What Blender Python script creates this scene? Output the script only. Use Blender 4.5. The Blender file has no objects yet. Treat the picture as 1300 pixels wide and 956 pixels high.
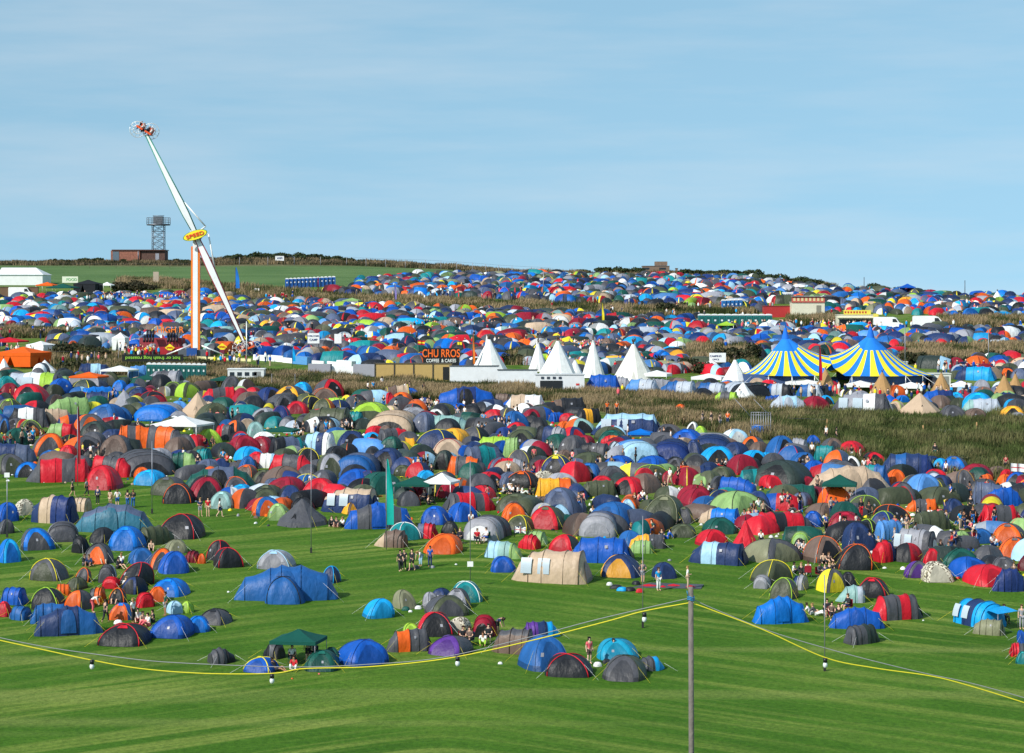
import bpy, math, random, hashlib
import numpy as np
from mathutils import Vector, Matrix, noise as mnoise
R = math.radians
rng = random.Random(7)
sc = bpy.context.scene
COL = sc.collection

# ------------------------------------------------------------ camera, sky, sun, exposure
CAMZ = 34.3; FPX = 3000.0; YH = 380.0; CXP = 650.0     # focal length in pixels of the 1300 px wide photograph
cam_d = bpy.data.cameras.new('camera'); cam = bpy.data.objects.new('camera', cam_d); COL.objects.link(cam)
cam.location = (0, 0, CAMZ); cam.rotation_euler = (R(90), 0, 0)
cam_d.sensor_width = 36; cam_d.sensor_fit = 'HORIZONTAL'; cam_d.lens = FPX/1300*36
cam_d.shift_y = -(478-YH)/1300.0
cam_d.clip_start = 0.5; cam_d.clip_end = 60000
sc.camera = cam
SUN_EL, SUN_AZ = 38.0, 226.0        # azimuth clockwise from +Y (the view direction): behind and left of the camera
world = bpy.data.worlds.new('World'); sc.world = world; world.use_nodes = True
nt = world.node_tree; nt.nodes.clear()
def nd(t, typ, **kw):
    n = t.nodes.new(typ)
    for k, v in kw.items(): setattr(n, k, v)
    return n
wo = nd(nt, 'ShaderNodeOutputWorld'); bg = nd(nt, 'ShaderNodeBackground'); bg.inputs['Strength'].default_value = 0.12
sky = nd(nt, 'ShaderNodeTexSky', sky_type='NISHITA', sun_disc=False)
sky.sun_elevation = R(SUN_EL); sky.sun_rotation = R(SUN_AZ)
sky.altitude = 50; sky.air_density = 1.0; sky.dust_density = 0.25; sky.ozone_density = 3.0
tint = nd(nt, 'ShaderNodeMix', data_type='RGBA', blend_type='MULTIPLY'); tint.inputs[0].default_value = 1.0
tint.inputs[7].default_value = SKYTINT = (1.72, 1.78, 1.38, 1)
# a clear even blue down to the skyline: low directions look up a little higher in the sky model
tc0 = nd(nt, 'ShaderNodeTexCoord'); sx_ = nd(nt, 'ShaderNodeSeparateXYZ'); cx_ = nd(nt, 'ShaderNodeCombineXYZ'); mz = nd(nt, 'ShaderNodeMath', operation='MULTIPLY_ADD'); mz.inputs[1].default_value = .6; mz.inputs[2].default_value = .30
nt.links.new(tc0.outputs['Generated'], sx_.inputs[0]); nt.links.new(sx_.outputs[0], cx_.inputs[0]); nt.links.new(sx_.outputs[1], cx_.inputs[1]); nt.links.new(sx_.outputs[2], mz.inputs[0]); nt.links.new(mz.outputs[0], cx_.inputs[2])
vn = nd(nt, 'ShaderNodeVectorMath', operation='NORMALIZE'); nt.links.new(cx_.outputs[0], vn.inputs[0]); nt.links.new(vn.outputs[0], sky.inputs[0])
nt.links.new(sky.outputs[0], tint.inputs[6])
# thin high cloud streaks
tc = nd(nt, 'ShaderNodeTexCoord'); mp = nd(nt, 'ShaderNodeMapping'); mp.inputs['Scale'].default_value = (3.6, 3.6, 30)
mp.inputs['Rotation'].default_value = (0, R(1.5), 0)
nz = nd(nt, 'ShaderNodeTexNoise'); nz.inputs['Scale'].default_value = 1.6; nz.inputs['Detail'].default_value = 7; nz.inputs['Roughness'].default_value = 0.55
rp = nd(nt, 'ShaderNodeValToRGB'); rp.color_ramp.elements[0].position = 0.40; rp.color_ramp.elements[1].position = 0.84
rp.color_ramp.elements[1].color = (0.42, 0.42, 0.42, 1)
cm = nd(nt, 'ShaderNodeMix', data_type='RGBA', blend_type='MIX'); cm.inputs[7].default_value = (5.6, 6.0, 6.4, 1)
nt.links.new(tc.outputs['Generated'], mp.inputs[0]); nt.links.new(mp.outputs[0], nz.inputs['Vector'])
nt.links.new(nz.outputs[0], rp.inputs[0]); nt.links.new(rp.outputs[0], cm.inputs[0])
nt.links.new(tint.outputs[2], cm.inputs[6]); nt.links.new(cm.outputs[2], bg.inputs[0]); nt.links.new(bg.outputs[0], wo.inputs[0])
sd = bpy.data.lights.new('sun', 'SUN'); sd.energy = 4.2; sd.angle = R(0.5); sd.color = (1.0, 0.955, 0.88)
sun = bpy.data.objects.new('sun', sd); COL.objects.link(sun)
_e, _a = R(SUN_EL), R(SUN_AZ)
sdir = Vector((math.cos(_e)*math.sin(_a), math.cos(_e)*math.cos(_a), math.sin(_e)))
sun.rotation_euler = sdir.to_track_quat('Z', 'Y').to_euler()
sc.view_settings.view_transform = 'Standard'; sc.view_settings.look = 'None'
sc.view_settings.exposure = 0.15; sc.view_settings.gamma = 1.0; sc.view_settings.use_curve_mapping = False

# ------------------------------------------------------------ colours and materials
def lin(c):
    return tuple(((v/255)/12.92 if v/255 <= .04045 else ((v/255+.055)/1.055)**2.4) for v in c)
PAL = {'k':(36,38,44),'g':(80,80,86),'l':(150,150,158),'w':(236,236,234),'s':(180,188,200),'b':(14,84,178),'N':(34,54,98),
 'n':(30,52,110),'B':(4,112,206),'c':(18,160,226),'t':(32,92,158),'2':(52,112,136),'3':(140,178,174),'4':(84,142,208),'5':(20,150,186),
 '6':(84,95,122),'a':(164,204,228),'r':(204,26,44),'m':(150,22,46),'o':(232,98,26),'y':(236,218,50),'h':(244,172,44),'e':(76,82,60),
 'd':(20,82,72),'q':(16,130,134),'v':(160,200,60),'p':(142,176,108),'i':(196,170,144),'z':(112,92,82),'u':(92,52,142),'f':(132,132,104),
 'x':(206,198,178),'C':(120,24,40),'T':(176,138,92),'E':(48,60,56)}
WORD = {'k':'black','g':'grey','l':'light grey','w':'white','s':'silver','b':'royal blue','N':'navy','n':'dark blue','B':'bright blue','c':'sky blue',
 't':'steel blue','2':'dull teal','3':'pale green grey','4':'light blue','5':'turquoise','6':'blue grey','a':'pale blue','r':'red','m':'crimson','o':'orange',
 'y':'yellow','h':'amber','e':'olive','d':'dark green','q':'teal','v':'lime','p':'pale green','i':'beige','z':'brown','u':'purple','f':'khaki',
 'x':'spotted','C':'maroon','T':'tan','E':'dark green grey'}
LIN = {k: lin(v) for k, v in PAL.items()}
def L(c):
    return LIN[c] if isinstance(c, str) else c
MATS = {}
def colmat(name, rough=.6, metal=0.0, bump=0.0, bscale=6.0, var=0.0, vscale=3.0, trans=0.0, stretch=(1,1,1), spec=.4, spots=False):
    m = bpy.data.materials.new(name); m.use_nodes = True; t = m.node_tree; t.nodes.clear()
    out = nd(t, 'ShaderNodeOutputMaterial'); p = nd(t, 'ShaderNodeBsdfPrincipled')
    p.inputs['Roughness'].default_value = rough; p.inputs['Metallic'].default_value = metal; p.inputs['Specular IOR Level'].default_value = spec
    a = nd(t, 'ShaderNodeAttribute', attribute_name='Col'); src = a.outputs['Color']
    g = nd(t, 'ShaderNodeNewGeometry'); mp = nd(t, 'ShaderNodeMapping'); mp.inputs['Scale'].default_value = stretch
    t.links.new(g.outputs['Position'], mp.inputs[0])
    if var:
        n = nd(t, 'ShaderNodeTexNoise'); n.inputs['Scale'].default_value = vscale; n.inputs['Detail'].default_value = 4
        r = nd(t, 'ShaderNodeMapRange'); r.inputs['From Min'].default_value = .3; r.inputs['From Max'].default_value = .7
        r.inputs['To Min'].default_value = 1-var; r.inputs['To Max'].default_value = 1+var*.6
        x = nd(t, 'ShaderNodeMix', data_type='RGBA', blend_type='MULTIPLY'); x.inputs[0].default_value = 1
        t.links.new(mp.outputs[0], n.inputs['Vector']); t.links.new(n.outputs[0], r.inputs[0])
        t.links.new(src, x.inputs[6]); t.links.new(r.outputs[0], x.inputs[7]); src = x.outputs[2]
    if spots:
        v = nd(t, 'ShaderNodeTexNoise'); v.inputs['Scale'].default_value = 7.5; v.inputs['Detail'].default_value = 1.5
        r = nd(t, 'ShaderNodeMapRange'); r.inputs['From Min'].default_value = .50; r.inputs['From Max'].default_value = .54
        x = nd(t, 'ShaderNodeMix', data_type='RGBA'); x.inputs[7].default_value = (.10, .075, .05, 1)
        t.links.new(g.outputs['Position'], v.inputs['Vector']); t.links.new(v.outputs[0], r.inputs[0]); t.links.new(r.outputs[0], x.inputs[0])
        t.links.new(src, x.inputs[6]); src = x.outputs[2]
    t.links.new(src, p.inputs['Base Color'])
    if bump:
        n = nd(t, 'ShaderNodeTexNoise'); n.inputs['Scale'].default_value = bscale; n.inputs['Detail'].default_value = 5
        b = nd(t, 'ShaderNodeBump'); b.inputs['Strength'].default_value = bump; b.inputs['Distance'].default_value = .12
        t.links.new(mp.outputs[0], n.inputs['Vector']); t.links.new(n.outputs[0], b.inputs['Height']); t.links.new(b.outputs[0], p.inputs['Normal'])
    if trans:
        tr = nd(t, 'ShaderNodeBsdfTranslucent'); ms = nd(t, 'ShaderNodeMixShader'); ms.inputs[0].default_value = trans
        t.links.new(src, tr.inputs[0]); t.links.new(p.outputs[0], ms.inputs[1]); t.links.new(tr.outputs[0], ms.inputs[2]); t.links.new(ms.outputs[0], out.inputs[0])
    else: t.links.new(p.outputs[0], out.inputs[0])
    MATS[name] = m; return m
colmat('fabric', .5, bump=.9, bscale=2.1, var=.13, vscale=2.2, trans=.07, stretch=(1, 1, .55), spec=.35)
colmat('canvas', .8, bump=.4, bscale=1.5, var=.08, vscale=1.2, trans=.08, spec=.2)
colmat('spotted', .6, bump=.4, bscale=1.7, spots=True)
colmat('paint', .4, var=.06, vscale=1.5)
colmat('metal', .45, metal=.6, var=.1)
colmat('wood', .8, var=.2, vscale=6, bump=.3, bscale=12)
colmat('brick', .9, var=.3, vscale=2.5, bump=.3)
colmat('rope', .6)
colmat('leaf', .7, var=.25, vscale=.6, trans=.15, spec=.2)
colmat('straw', .8, var=.2, vscale=.35, trans=.12, spec=.15)
colmat('skin', .55)
colmat('cloth', .85, spec=.2)
CM = {}
def cloth(c):
    k = str(c)
    if k not in CM:
        m = bpy.data.materials.new('clothing'); m.use_nodes = True; t = m.node_tree
        p = t.nodes['Principled BSDF']; p.inputs['Roughness'].default_value = .85
        n = nd(t, 'ShaderNodeTexNoise'); n.inputs['Scale'].default_value = 9
        x = nd(t, 'ShaderNodeMix', data_type='RGBA'); cc = L(c)
        x.inputs[6].default_value = (*[v*.85 for v in cc], 1); x.inputs[7].default_value = (*[min(1, v*1.1) for v in cc], 1)
        t.links.new(n.outputs[0], x.inputs[0]); t.links.new(x.outputs[2], p.inputs['Base Color']); CM[k] = m
    return CM[k]

# ------------------------------------------------------------ terrain
CREST = [(-2000,333),(0,333),(240,333),(300,328),(400,328.5),(450,331),(500,334),(560,337),(650,343),(740,347),(815,345),(860,347),(950,351),(1040,362),(1100,367),(1200,374),(1300,377),(3500,377)]
_cx = np.array([c[0] for c in CREST], float); _cy = np.array([c[1] for c in CREST], float)
def ground(x, y):
    x = np.asarray(x, float); y = np.asarray(y, float)
    ys = np.maximum(y, 1.0)
    X = CXP + FPX*x/np.maximum(ys, 90)
    plane = 0.06867*ys
    bump = 0.22*np.sin(x*.045+1.3+y*.011)*np.cos(y*.035+.4) + 0.1*np.sin(x*.13)*np.sin(y*.11+x*.03)
    z = plane + bump*np.clip((y-110)/60, 0, 1)
    Dc = 102900/(np.interp(X, _cx, _cy)-174)
    zc = 0.06867*Dc + .15
    far = zc - .03*(ys-Dc)
    k = .35
    h = np.clip(.5+.5*(far-z)/k, 0, 1); z = far*(1-h)+z*h-k*h*(1-h)
    z = np.maximum(z, -60)
    hill = 32.6-.2*np.maximum(y, 0)
    h = np.clip(.5+.5*(hill-z)/1.0, 0, 1); z = z*(1-h)+hill*h
    return z
def gz(x, y): return float(ground(x, y))
_DD = np.concatenate([np.arange(100, 700, .5)])
def P(X, Y, lift=0.0):
    """world point on the ground seen at photograph pixel (X, Y)"""
    xs = (X-CXP)/FPX*_DD; Yg = YH + FPX*(CAMZ-ground(xs, _DD))/_DD
    i = np.argmax(Yg <= Y) if np.any(Yg <= Y) else int(np.argmin(Yg))
    i = max(i, 1); d = _DD[i]
    if Yg[i] <= Y and Yg[i-1] > Yg[i]: d = _DD[i]-.5*(Y-Yg[i])/(Yg[i-1]-Yg[i]) if Yg[i-1] > Y else _DD[i]
    x = (X-CXP)/FPX*d
    return Vector((x, d, gz(x, d)+lift))
def band(poly, X):      # poly rows: (X, ytop, ybottom)
    xs = [p[0] for p in poly]; return np.interp(X, xs, [p[1] for p in poly]), np.interp(X, xs, [p[2] for p in poly])
BANDS = {
 'A': [(240,458,492),(330,470,496),(470,481,502),(600,487,512),(700,490,508),(740,492,518),(800,496,532),(900,503,548),(980,512,562),(1050,521,590),(1150,527,598),(1230,527,606),(1330,526,612)],
 'A2':[(62,438,474),(120,446,480),(180,458,476),(240,460,472)],
 'B': [(250,358,372),(300,362,380),(360,366,384),(440,374,388),(520,378,390),(640,384,396),(760,388,402),(880,392,404),(890,391,396),(960,394,398)],
 'B2':[(1000,399,414),(1060,402,410)],
 'B3':[(1190,404,416),(1330,404,418)],
 'C': [(-40,329,336),(240,330,338),(300,327,337),(450,331,337),(560,336,341),(650,343,348),(760,347,352)],
 'C2':[(150,355,366),(250,358,366)],
 'F': [(1140,440,462),(1200,442,466),(1290,438,460),(1330,438,460)],
 'F2':[(868,438,466),(960,442,470)],
 'F3':[(0,416,428),(95,418,428)],
 'F4':[(636,446,462),(668,446,462)],
 'H': [(765,340,350),(900,344,352),(1000,350,360),(1060,362,367)],
}
xs_ = np.unique(np.concatenate([np.arange(-230, 231, 2.2), np.array([-30000,-12000,-5000,-2000,-1000,-600,-400,-300,-260,260,300,400,600,1000,2000,5000,12000,30000])]))
ys_ = np.unique(np.concatenate([np.arange(-30, 780, 2.2), np.array([-20000,-3000,-500,-120,800,850,900,1000,1200,1600,2500,5000,12000,30000])]))
GX, GY = np.meshgrid(xs_, ys_); GZ = ground(GX, GY)
nxx, nyy = len(xs_), len(ys_)
gv = np.stack([GX.ravel(), GY.ravel(), GZ.ravel()], 1)
ii = np.arange(nyy*nxx).reshape(nyy, nxx)
gf = np.stack([ii[:-1,:-1].ravel(), ii[:-1,1:].ravel(), ii[1:,1:].ravel(), ii[1:,:-1].ravel()], 1)
def np_mesh(name, v, f):
    me = bpy.data.meshes.new(name); me.vertices.add(len(v)); me.vertices.foreach_set('co', np.asarray(v, np.float32).ravel())
    k = f.shape[1]; me.loops.add(f.size); me.loops.foreach_set('vertex_index', np.asarray(f, np.int32).ravel())
    me.polygons.add(len(f)); me.polygons.foreach_set('loop_start', np.arange(0, f.size, k, dtype=np.int32))
    me.update(calc_edges=True); return me
gme = np_mesh('ground', gv, gf); gme.shade_smooth()
PXg = CXP+FPX*GX/np.maximum(GY, 1); PYg = YH+FPX*(CAMZ-GZ)/np.maximum(GY, 1)
rough = np.zeros_like(PXg)
for b in BANDS.values():
    lo, hi = b[0][0]-3, b[-1][0]+3; t0, t1 = band(b, PXg)
    m = (PXg > lo) & (PXg < hi) & (GY > 100)
    w = np.clip((PYg-t0+2)/3, 0, 1)*np.clip((t1+2-PYg)/3, 0, 1); rough = np.maximum(rough, np.where(m, w, 0))
at = gme.attributes.new('rough', 'FLOAT', 'POINT'); at.data.foreach_set('value', rough.ravel().astype(np.float32))
LOWER = [(0,604),(60,612),(190,600),(260,628),(330,652),(480,655),(560,640),(640,650),(720,690),(860,655),(960,690),(1060,700),(1200,700),(1300,705)]
camp = np.zeros_like(PXg); lowy = np.interp(PXg, [p[0] for p in LOWER], [p[1] for p in LOWER])
camp = np.clip((lowy-PYg)/25, 0, 1)*np.clip((PYg-345)/15, 0, 1)
field = (PXg < 700) & (PYg < 362)
camp = np.where(field, 0, camp)
at = gme.attributes.new('trampled', 'FLOAT', 'POINT'); at.data.foreach_set('value', camp.ravel().astype(np.float32))
at = gme.attributes.new('hazed_pasture', 'FLOAT', 'POINT'); at.data.foreach_set('value', np.where(PXg < 760, np.clip((366-PYg)/4, 0, 1), 0).ravel().astype(np.float32))  # mask of the far field that gets the hazed grass colour
gm = bpy.data.materials.new('grass_ground'); gm.use_nodes = True; t = gm.node_tree; gp = t.nodes['Principled BSDF']; gp.inputs['Roughness'].default_value = .9; gp.inputs['Specular IOR Level'].default_value = .1
geo = nd(t, 'ShaderNodeNewGeometry')
def gnoise(scale, detail=5, rot=0, st=(1,1,1), rough_=.55):
    m = nd(t, 'ShaderNodeMapping'); m.inputs['Scale'].default_value = st; m.inputs['Rotation'].default_value = (0,0,R(rot))
    n = nd(t, 'ShaderNodeTexNoise'); n.inputs['Scale'].default_value = scale; n.inputs['Detail'].default_value = detail; n.inputs['Roughness'].default_value = rough_
    t.links.new(geo.outputs['Position'], m.inputs[0]); t.links.new(m.outputs[0], n.inputs['Vector']); return n.outputs[0]
def ramp(src, stops):
    r = nd(t, 'ShaderNodeValToRGB'); e = r.color_ramp.elements
    while len(e) < len(stops): e.new(.5)
    for q, (p_, c) in zip(e, stops): q.position = p_; q.color = (*c, 1)
    t.links.new(src, r.inputs[0]); return r.outputs[0]
def mixc(f, a, b, bt='MIX'):
    x = nd(t, 'ShaderNodeMix', data_type='RGBA', blend_type=bt)
    for s, v in ((0, f), (6, a), (7, b)):
        if isinstance(v, (int, float)): x.inputs[s].default_value = v
        elif isinstance(v, tuple): x.inputs[s].default_value = (*v, 1)
        else: t.links.new(v, x.inputs[s])
    return x.outputs[2]
base = ramp(gnoise(.07, 6), [(.3, (.042, .118, .008)), (.52, (.060, .150, .012)), (.72, (.096, .186, .020))])
# mowing lines fanning out to both sides of the lawn
sp = nd(t, 'ShaderNodeSeparateXYZ'); t.links.new(geo.outputs['Position'], sp.inputs[0])
def mth(op, a, b=None, c=None):
    m = nd(t, 'ShaderNodeMath', operation=op)
    for k, v in enumerate((a, b, c)):
        if v is None: continue
        if isinstance(v, (int, float)): m.inputs[k].default_value = v
        else: t.links.new(v, m.inputs[k])
    return m.outputs[0]
ax = mth('SQRT', mth('MULTIPLY_ADD', mth('ADD', sp.outputs[0], 4.0), mth('ADD', sp.outputs[0], 4.0), 6.0))
sv = mth('MULTIPLY_ADD', ax, .62, sp.outputs[1])
cxy = nd(t, 'ShaderNodeCombineXYZ'); t.links.new(mth('MULTIPLY', sv, .55), cxy.inputs[0]); t.links.new(mth('MULTIPLY', sp.outputs[0], .012), cxy.inputs[1])
mn_ = nd(t, 'ShaderNodeTexNoise'); mn_.inputs['Scale'].default_value = 1.0; mn_.inputs['Detail'].default_value = 4; t.links.new(cxy.outputs[0], mn_.inputs['Vector'])
streak = ramp(mn_.outputs[0], [(.47, (0,0,0)), (.60, (1,1,1))])
patch_ = ramp(gnoise(.05, 3), [(.38, (.25,.25,.25)), (.62, (1,1,1))])
sm2 = mixc(1.0, streak, patch_, 'MULTIPLY')
base = mixc(sm2, base, (.185, .250, .046))
track = ramp(gnoise(.16, 2, rot=-20, st=(.045, 1.0, 1), rough_=.4), [(.62, (0,0,0)), (.72, (.6,.6,.6))])
base = mixc(track, base, (.21, .255, .065))
fine = ramp(gnoise(3.2, 6, rough_=.75), [(.3, (.52,.58,.5)), (.7, (1.35,1.28,1.3))])
base = mixc(1.0, base, fine, 'MULTIPLY')
pa = nd(t, 'ShaderNodeAttribute', attribute_name='hazed_pasture'); hazed_grass = ramp(gnoise(.12, 5, st=(.3,1,1)), [(.35, (.075,.140,.045)), (.65, (.115,.185,.065))])  # far field grass, paler and greyer: distance haze put into its colour
base = mixc(pa.outputs['Fac'], base, hazed_grass)
ta = nd(t, 'ShaderNodeAttribute', attribute_name='trampled'); ra = nd(t, 'ShaderNodeAttribute', attribute_name='rough')
wornn = ramp(gnoise(.35, 5), [(.42, (0,0,0)), (.66, (.75,.75,.75))])
wm = nd(t, 'ShaderNodeMath', operation='MULTIPLY'); t.links.new(wornn, wm.inputs[0]); t.links.new(ta.outputs['Fac'], wm.inputs[1])
base = mixc(wm.outputs[0], base, (.17, .19, .06))
rg = ramp(gnoise(.45, 6), [(.35, (.07, .075, .03)), (.5, (.12, .10, .05)), (.65, (.21, .16, .085))])
base = mixc(ra.outputs['Fac'], base, rg)
t.links.new(base, gp.inputs['Base Color'])
bp = nd(t, 'ShaderNodeBump'); bp.inputs['Strength'].default_value = .7; bp.inputs['Distance'].default_value = .12
t.links.new(gnoise(4.5, 6, rough_=.8), bp.inputs['Height']); t.links.new(bp.outputs[0], gp.inputs['Normal'])
gme.materials.append(gm); go = bpy.data.objects.new('ground', gme); COL.objects.link(go); go['kind'] = 'structure'

# ------------------------------------------------------------ mesh collector
class MB:
    def __init__(s): s.v = []; s.f = []; s.c = []; s.sm = []; s.M = Matrix.Identity(4)
    def add(s, vs, fs, c, smooth=False, M=None):
        o = len(s.v); T = s.M if M is None else s.M @ M
        s.v += [tuple(T @ Vector(p)) for p in vs]
        s.f += [tuple(i+o for i in f) for f in fs]
        if isinstance(c, list): s.c += [L(q) for q in c]
        else: s.c += [L(c)]*len(fs)
        s.sm += [smooth]*len(fs); return s
    def box(s, cx, cy, cz, sx, sy, sz, c, rz=0, M=None):
        T = Matrix.Translation((cx, cy, cz)) @ Matrix.Rotation(rz, 4, 'Z')
        if M is not None: T = M @ T
        x, y, z = sx/2, sy/2, sz/2
        vs = [(-x,-y,-z),(x,-y,-z),(x,y,-z),(-x,y,-z),(-x,-y,z),(x,-y,z),(x,y,z),(-x,y,z)]
        return s.add(vs, [(0,3,2,1),(4,5,6,7),(0,1,5,4),(1,2,6,5),(2,3,7,6),(3,0,4,7)], c, M=T)
    def tube(s, pts, r, c, n=6, r2=None, caps=True):
        pts = [Vector(p) for p in pts]; m = len(pts); vs = []
        for i, p in enumerate(pts):
            d = (pts[min(i+1, m-1)]-pts[max(i-1, 0)]).normalized()
            a = d.cross(Vector((0,0,1)) if abs(d.z) < .95 else Vector((1,0,0))).normalized(); b = d.cross(a)
            rr = r if r2 is None else r+(r2-r)*i/(m-1)
            for k in range(n):
                t = 2*math.pi*k/n; vs.append(p+a*(rr*math.cos(t))+b*(rr*math.sin(t)))
        fs = [(i*n+k, i*n+(k+1) % n, (i+1)*n+(k+1) % n, (i+1)*n+k) for i in range(m-1) for k in range(n)]
        if caps: fs += [tuple(range(n))[::-1], tuple((m-1)*n+k for k in range(n))]
        return s.add(vs, fs, c, smooth=True)
    def ring(s, pts, c, closed_top=True):
        return s
    def build(s, name, mat='paint', parent=None, loc=None):
        me = bpy.data.meshes.new(name); me.from_pydata(s.v, [], s.f)
        ca = me.color_attributes.new('Col', 'FLOAT_COLOR', 'CORNER')
        n = sum(len(f) for f in s.f); arr = np.ones((n, 4), np.float32); k = 0
        for f, c in zip(s.f, s.c): arr[k:k+len(f), :3] = c; k += len(f)
        ca.data.foreach_set('color', arr.ravel())
        me.polygons.foreach_set('use_smooth', s.sm)
        me.materials.append(MATS[mat]); o = bpy.data.objects.new(name, me); COL.objects.link(o)
        if parent is not None: o.parent = parent
        if loc is not None: o.location = loc
        return o
REC = []      # (object, description, pixel x, pixel y, category) for the labels made at the end
def thing(name, loc, rz=0, tilt=0.0):
    o = bpy.data.objects.new(name, None); COL.objects.link(o); o.location = loc; o.empty_display_size = .3
    o.rotation_euler = (Matrix.Rotation(tilt, 3, 'X') @ Matrix.Rotation(rz, 3, 'Z')).to_euler(); return o
def tag(o, label, cat, group=None):
    o['label'] = label; o['category'] = cat
    if group: o['group'] = group
    return o
def pxm(Y): return .02915*(Y-174)
def text_geo(s, size):
    cu = bpy.data.curves.new('txt', 'FONT'); cu.body = s; cu.size = size; cu.align_x = 'CENTER'; cu.align_y = 'CENTER'; cu.extrude = size*.04; cu.offset = size*.012
    ob = bpy.data.objects.new('txt', cu); COL.objects.link(ob); dg = bpy.context.evaluated_depsgraph_get()
    me = bpy.data.meshes.new_from_object(ob.evaluated_get(dg))
    vs = [tuple(v.co) for v in me.vertices]; fs = [tuple(p.vertices) for p in me.polygons]
    bpy.data.objects.remove(ob); bpy.data.curves.remove(cu); bpy.data.meshes.remove(me); return vs, fs
def put_text(mb, s, size, c, loc, rot180=False, tilt=0, stretch=1.0):
    """letters standing in the xz plane, facing the -y side"""
    vs, fs = text_geo(s, size)
    M = Matrix.Translation(loc) @ Matrix.Rotation(tilt+(math.pi if rot180 else 0), 4, 'Y') @ Matrix.Rotation(R(90), 4, 'X') @ Matrix.Scale(stretch, 4, (1,0,0))
    mb.add(vs, fs, c, M=M)
SLOPE = math.atan(.06867)
# ------------------------------------------------------------ tents
def dark(c, k=.55): return tuple(v*k for v in L(c))
def hsh(*a): return int(hashlib.md5(repr(a).encode()).hexdigest()[:8], 16)/0xffffffff
STN = {
 'T': [(-.5,.42,.04),(-.41,.80,.56),(-.27,.98,.92),(-.04,1,1),(.20,1,1),(.39,.98,.97),(.5,.74,.16)],
 'F': [(-.5,.56,.04),(-.38,.76,.62),(-.18,.95,.92),(-.03,1.02,1),(.16,1.0,.98),(.37,.80,.68),(.5,.58,.05)],
 'S': [(-.5,.12,.06),(-.38,.50,.42),(-.12,.90,.88),(.12,1,1),(.34,.92,.92),(.46,.78,.62)],
}
ASP = {'T': .46, 'F': .42, 'S': .62}
def hoop(s, w, h, a, L_, W, H):
    ca, sa = math.cos(a), math.sin(a)
    return Vector((s*L_, -math.copysign(abs(ca)**.82, ca)*w*W/2, H*h*abs(sa)**.86))
def loft_body(kind, L_, W, H, cols, n=14, roof=None, seed=.5):
    st = [(s_+(.03*math.sin(seed*50+i*2.1) if 0 < i < 6 else 0), w_*(1+.05*math.sin(seed*90+i*1.7)), h_*(1+(.05*math.sin(seed*70+i*2.9) if i not in (3, 4) else .0))) for i, (s_, w_, h_) in enumerate(STN[kind])]; mb = MB(); rows = []; rowc = []; sub = 3
    for i in range(len(st)-1):
        s0, s1 = st[i], st[i+1]
        for j in range(sub):
            t = j/sub; sag = 1-.065*math.sin(math.pi*t)*(1 if i not in (0, len(st)-2) else .4)
            rows.append(((s0[0]+(s1[0]-s0[0])*t), (s0[1]+(s1[1]-s0[1])*t)*(1-(1-sag)*.5), (s0[2]+(s1[2]-s0[2])*t)*sag))
    rows.append(st[-1])
    for r in range(len(rows)-1):
        mid = (rows[r][0]+rows[r+1][0])/2+.5; rowc.append(cols[min(len(cols)-1, int(mid*len(cols)))])
    vs = [hoop(*r, math.pi*k/n, L_, W, H) for r in rows for k in range(n+1)]
    fs = []; cs = []
    for r in range(len(rows)-1):
        for k in range(n):
            fs.append((r*(n+1)+k, (r+1)*(n+1)+k, (r+1)*(n+1)+k+1, r*(n+1)+k+1)); cs.append(roof if roof and n*.30 < k+.5 < n*.70 and r > 1 and r < len(rows)-3 else rowc[r])
    for r, rev in ((0, False), (len(rows)-1, True)):
        f = tuple(r*(n+1)+k for k in range(n+1)); fs.append(f[::-1] if rev else f); cs.append(rowc[0] if not rev else rowc[-1])
    return mb, vs, fs, cs, st
def dome_pt(th, t, W, D, H):
    c, s = math.cos(th)*.95, math.sin(th)*.95; n = 4.2
    r = (abs(c)**n+abs(s)**n)**(-1/n); corner = max(0, min(1, (r-1.05)/.23))
    a = t*math.pi/2; rr = r*math.cos(a)**.92; z = math.sin(a)**.96
    sag = .10*(1-corner)*math.sin(2*a)**.8 if a < 1.57 else 0
    return Vector((c*(rr-sag)*W/2, s*(rr-sag)*D/2, H*(z-.03*(1-corner)*math.sin(2*a))))
def patch(mb, fn, c, nu=6, nv=6, off=.02, center=Vector((0,0,.4))):
    vs = []
    for j in range(nv+1):
        for i in range(nu+1):
            p = fn(i/nu*2-1, j/nv); d = (p-center); d.z *= .5; d.normalize(); vs.append(p+d*off)
    fs = [(j*(nu+1)+i, j*(nu+1)+i+1, (j+1)*(nu+1)+i+1, (j+1)*(nu+1)+i) for j in range(nv) for i in range(nu)]
    mb.add(vs, fs, c, smooth=True)
KNAME = {'D': 'dome_tent', 'T': 'tunnel_tent', 'F': 'family_tent', 'S': 'pop_up_tent', 'P': 'pyramid_tent'}
KWORD = {'D': 'dome tent', 'T': 'tunnel tent', 'F': 'family tent', 'S': 'pop up tent', 'P': 'pyramid tent'}
BOXES = []    # pixel boxes taken by tents
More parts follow.
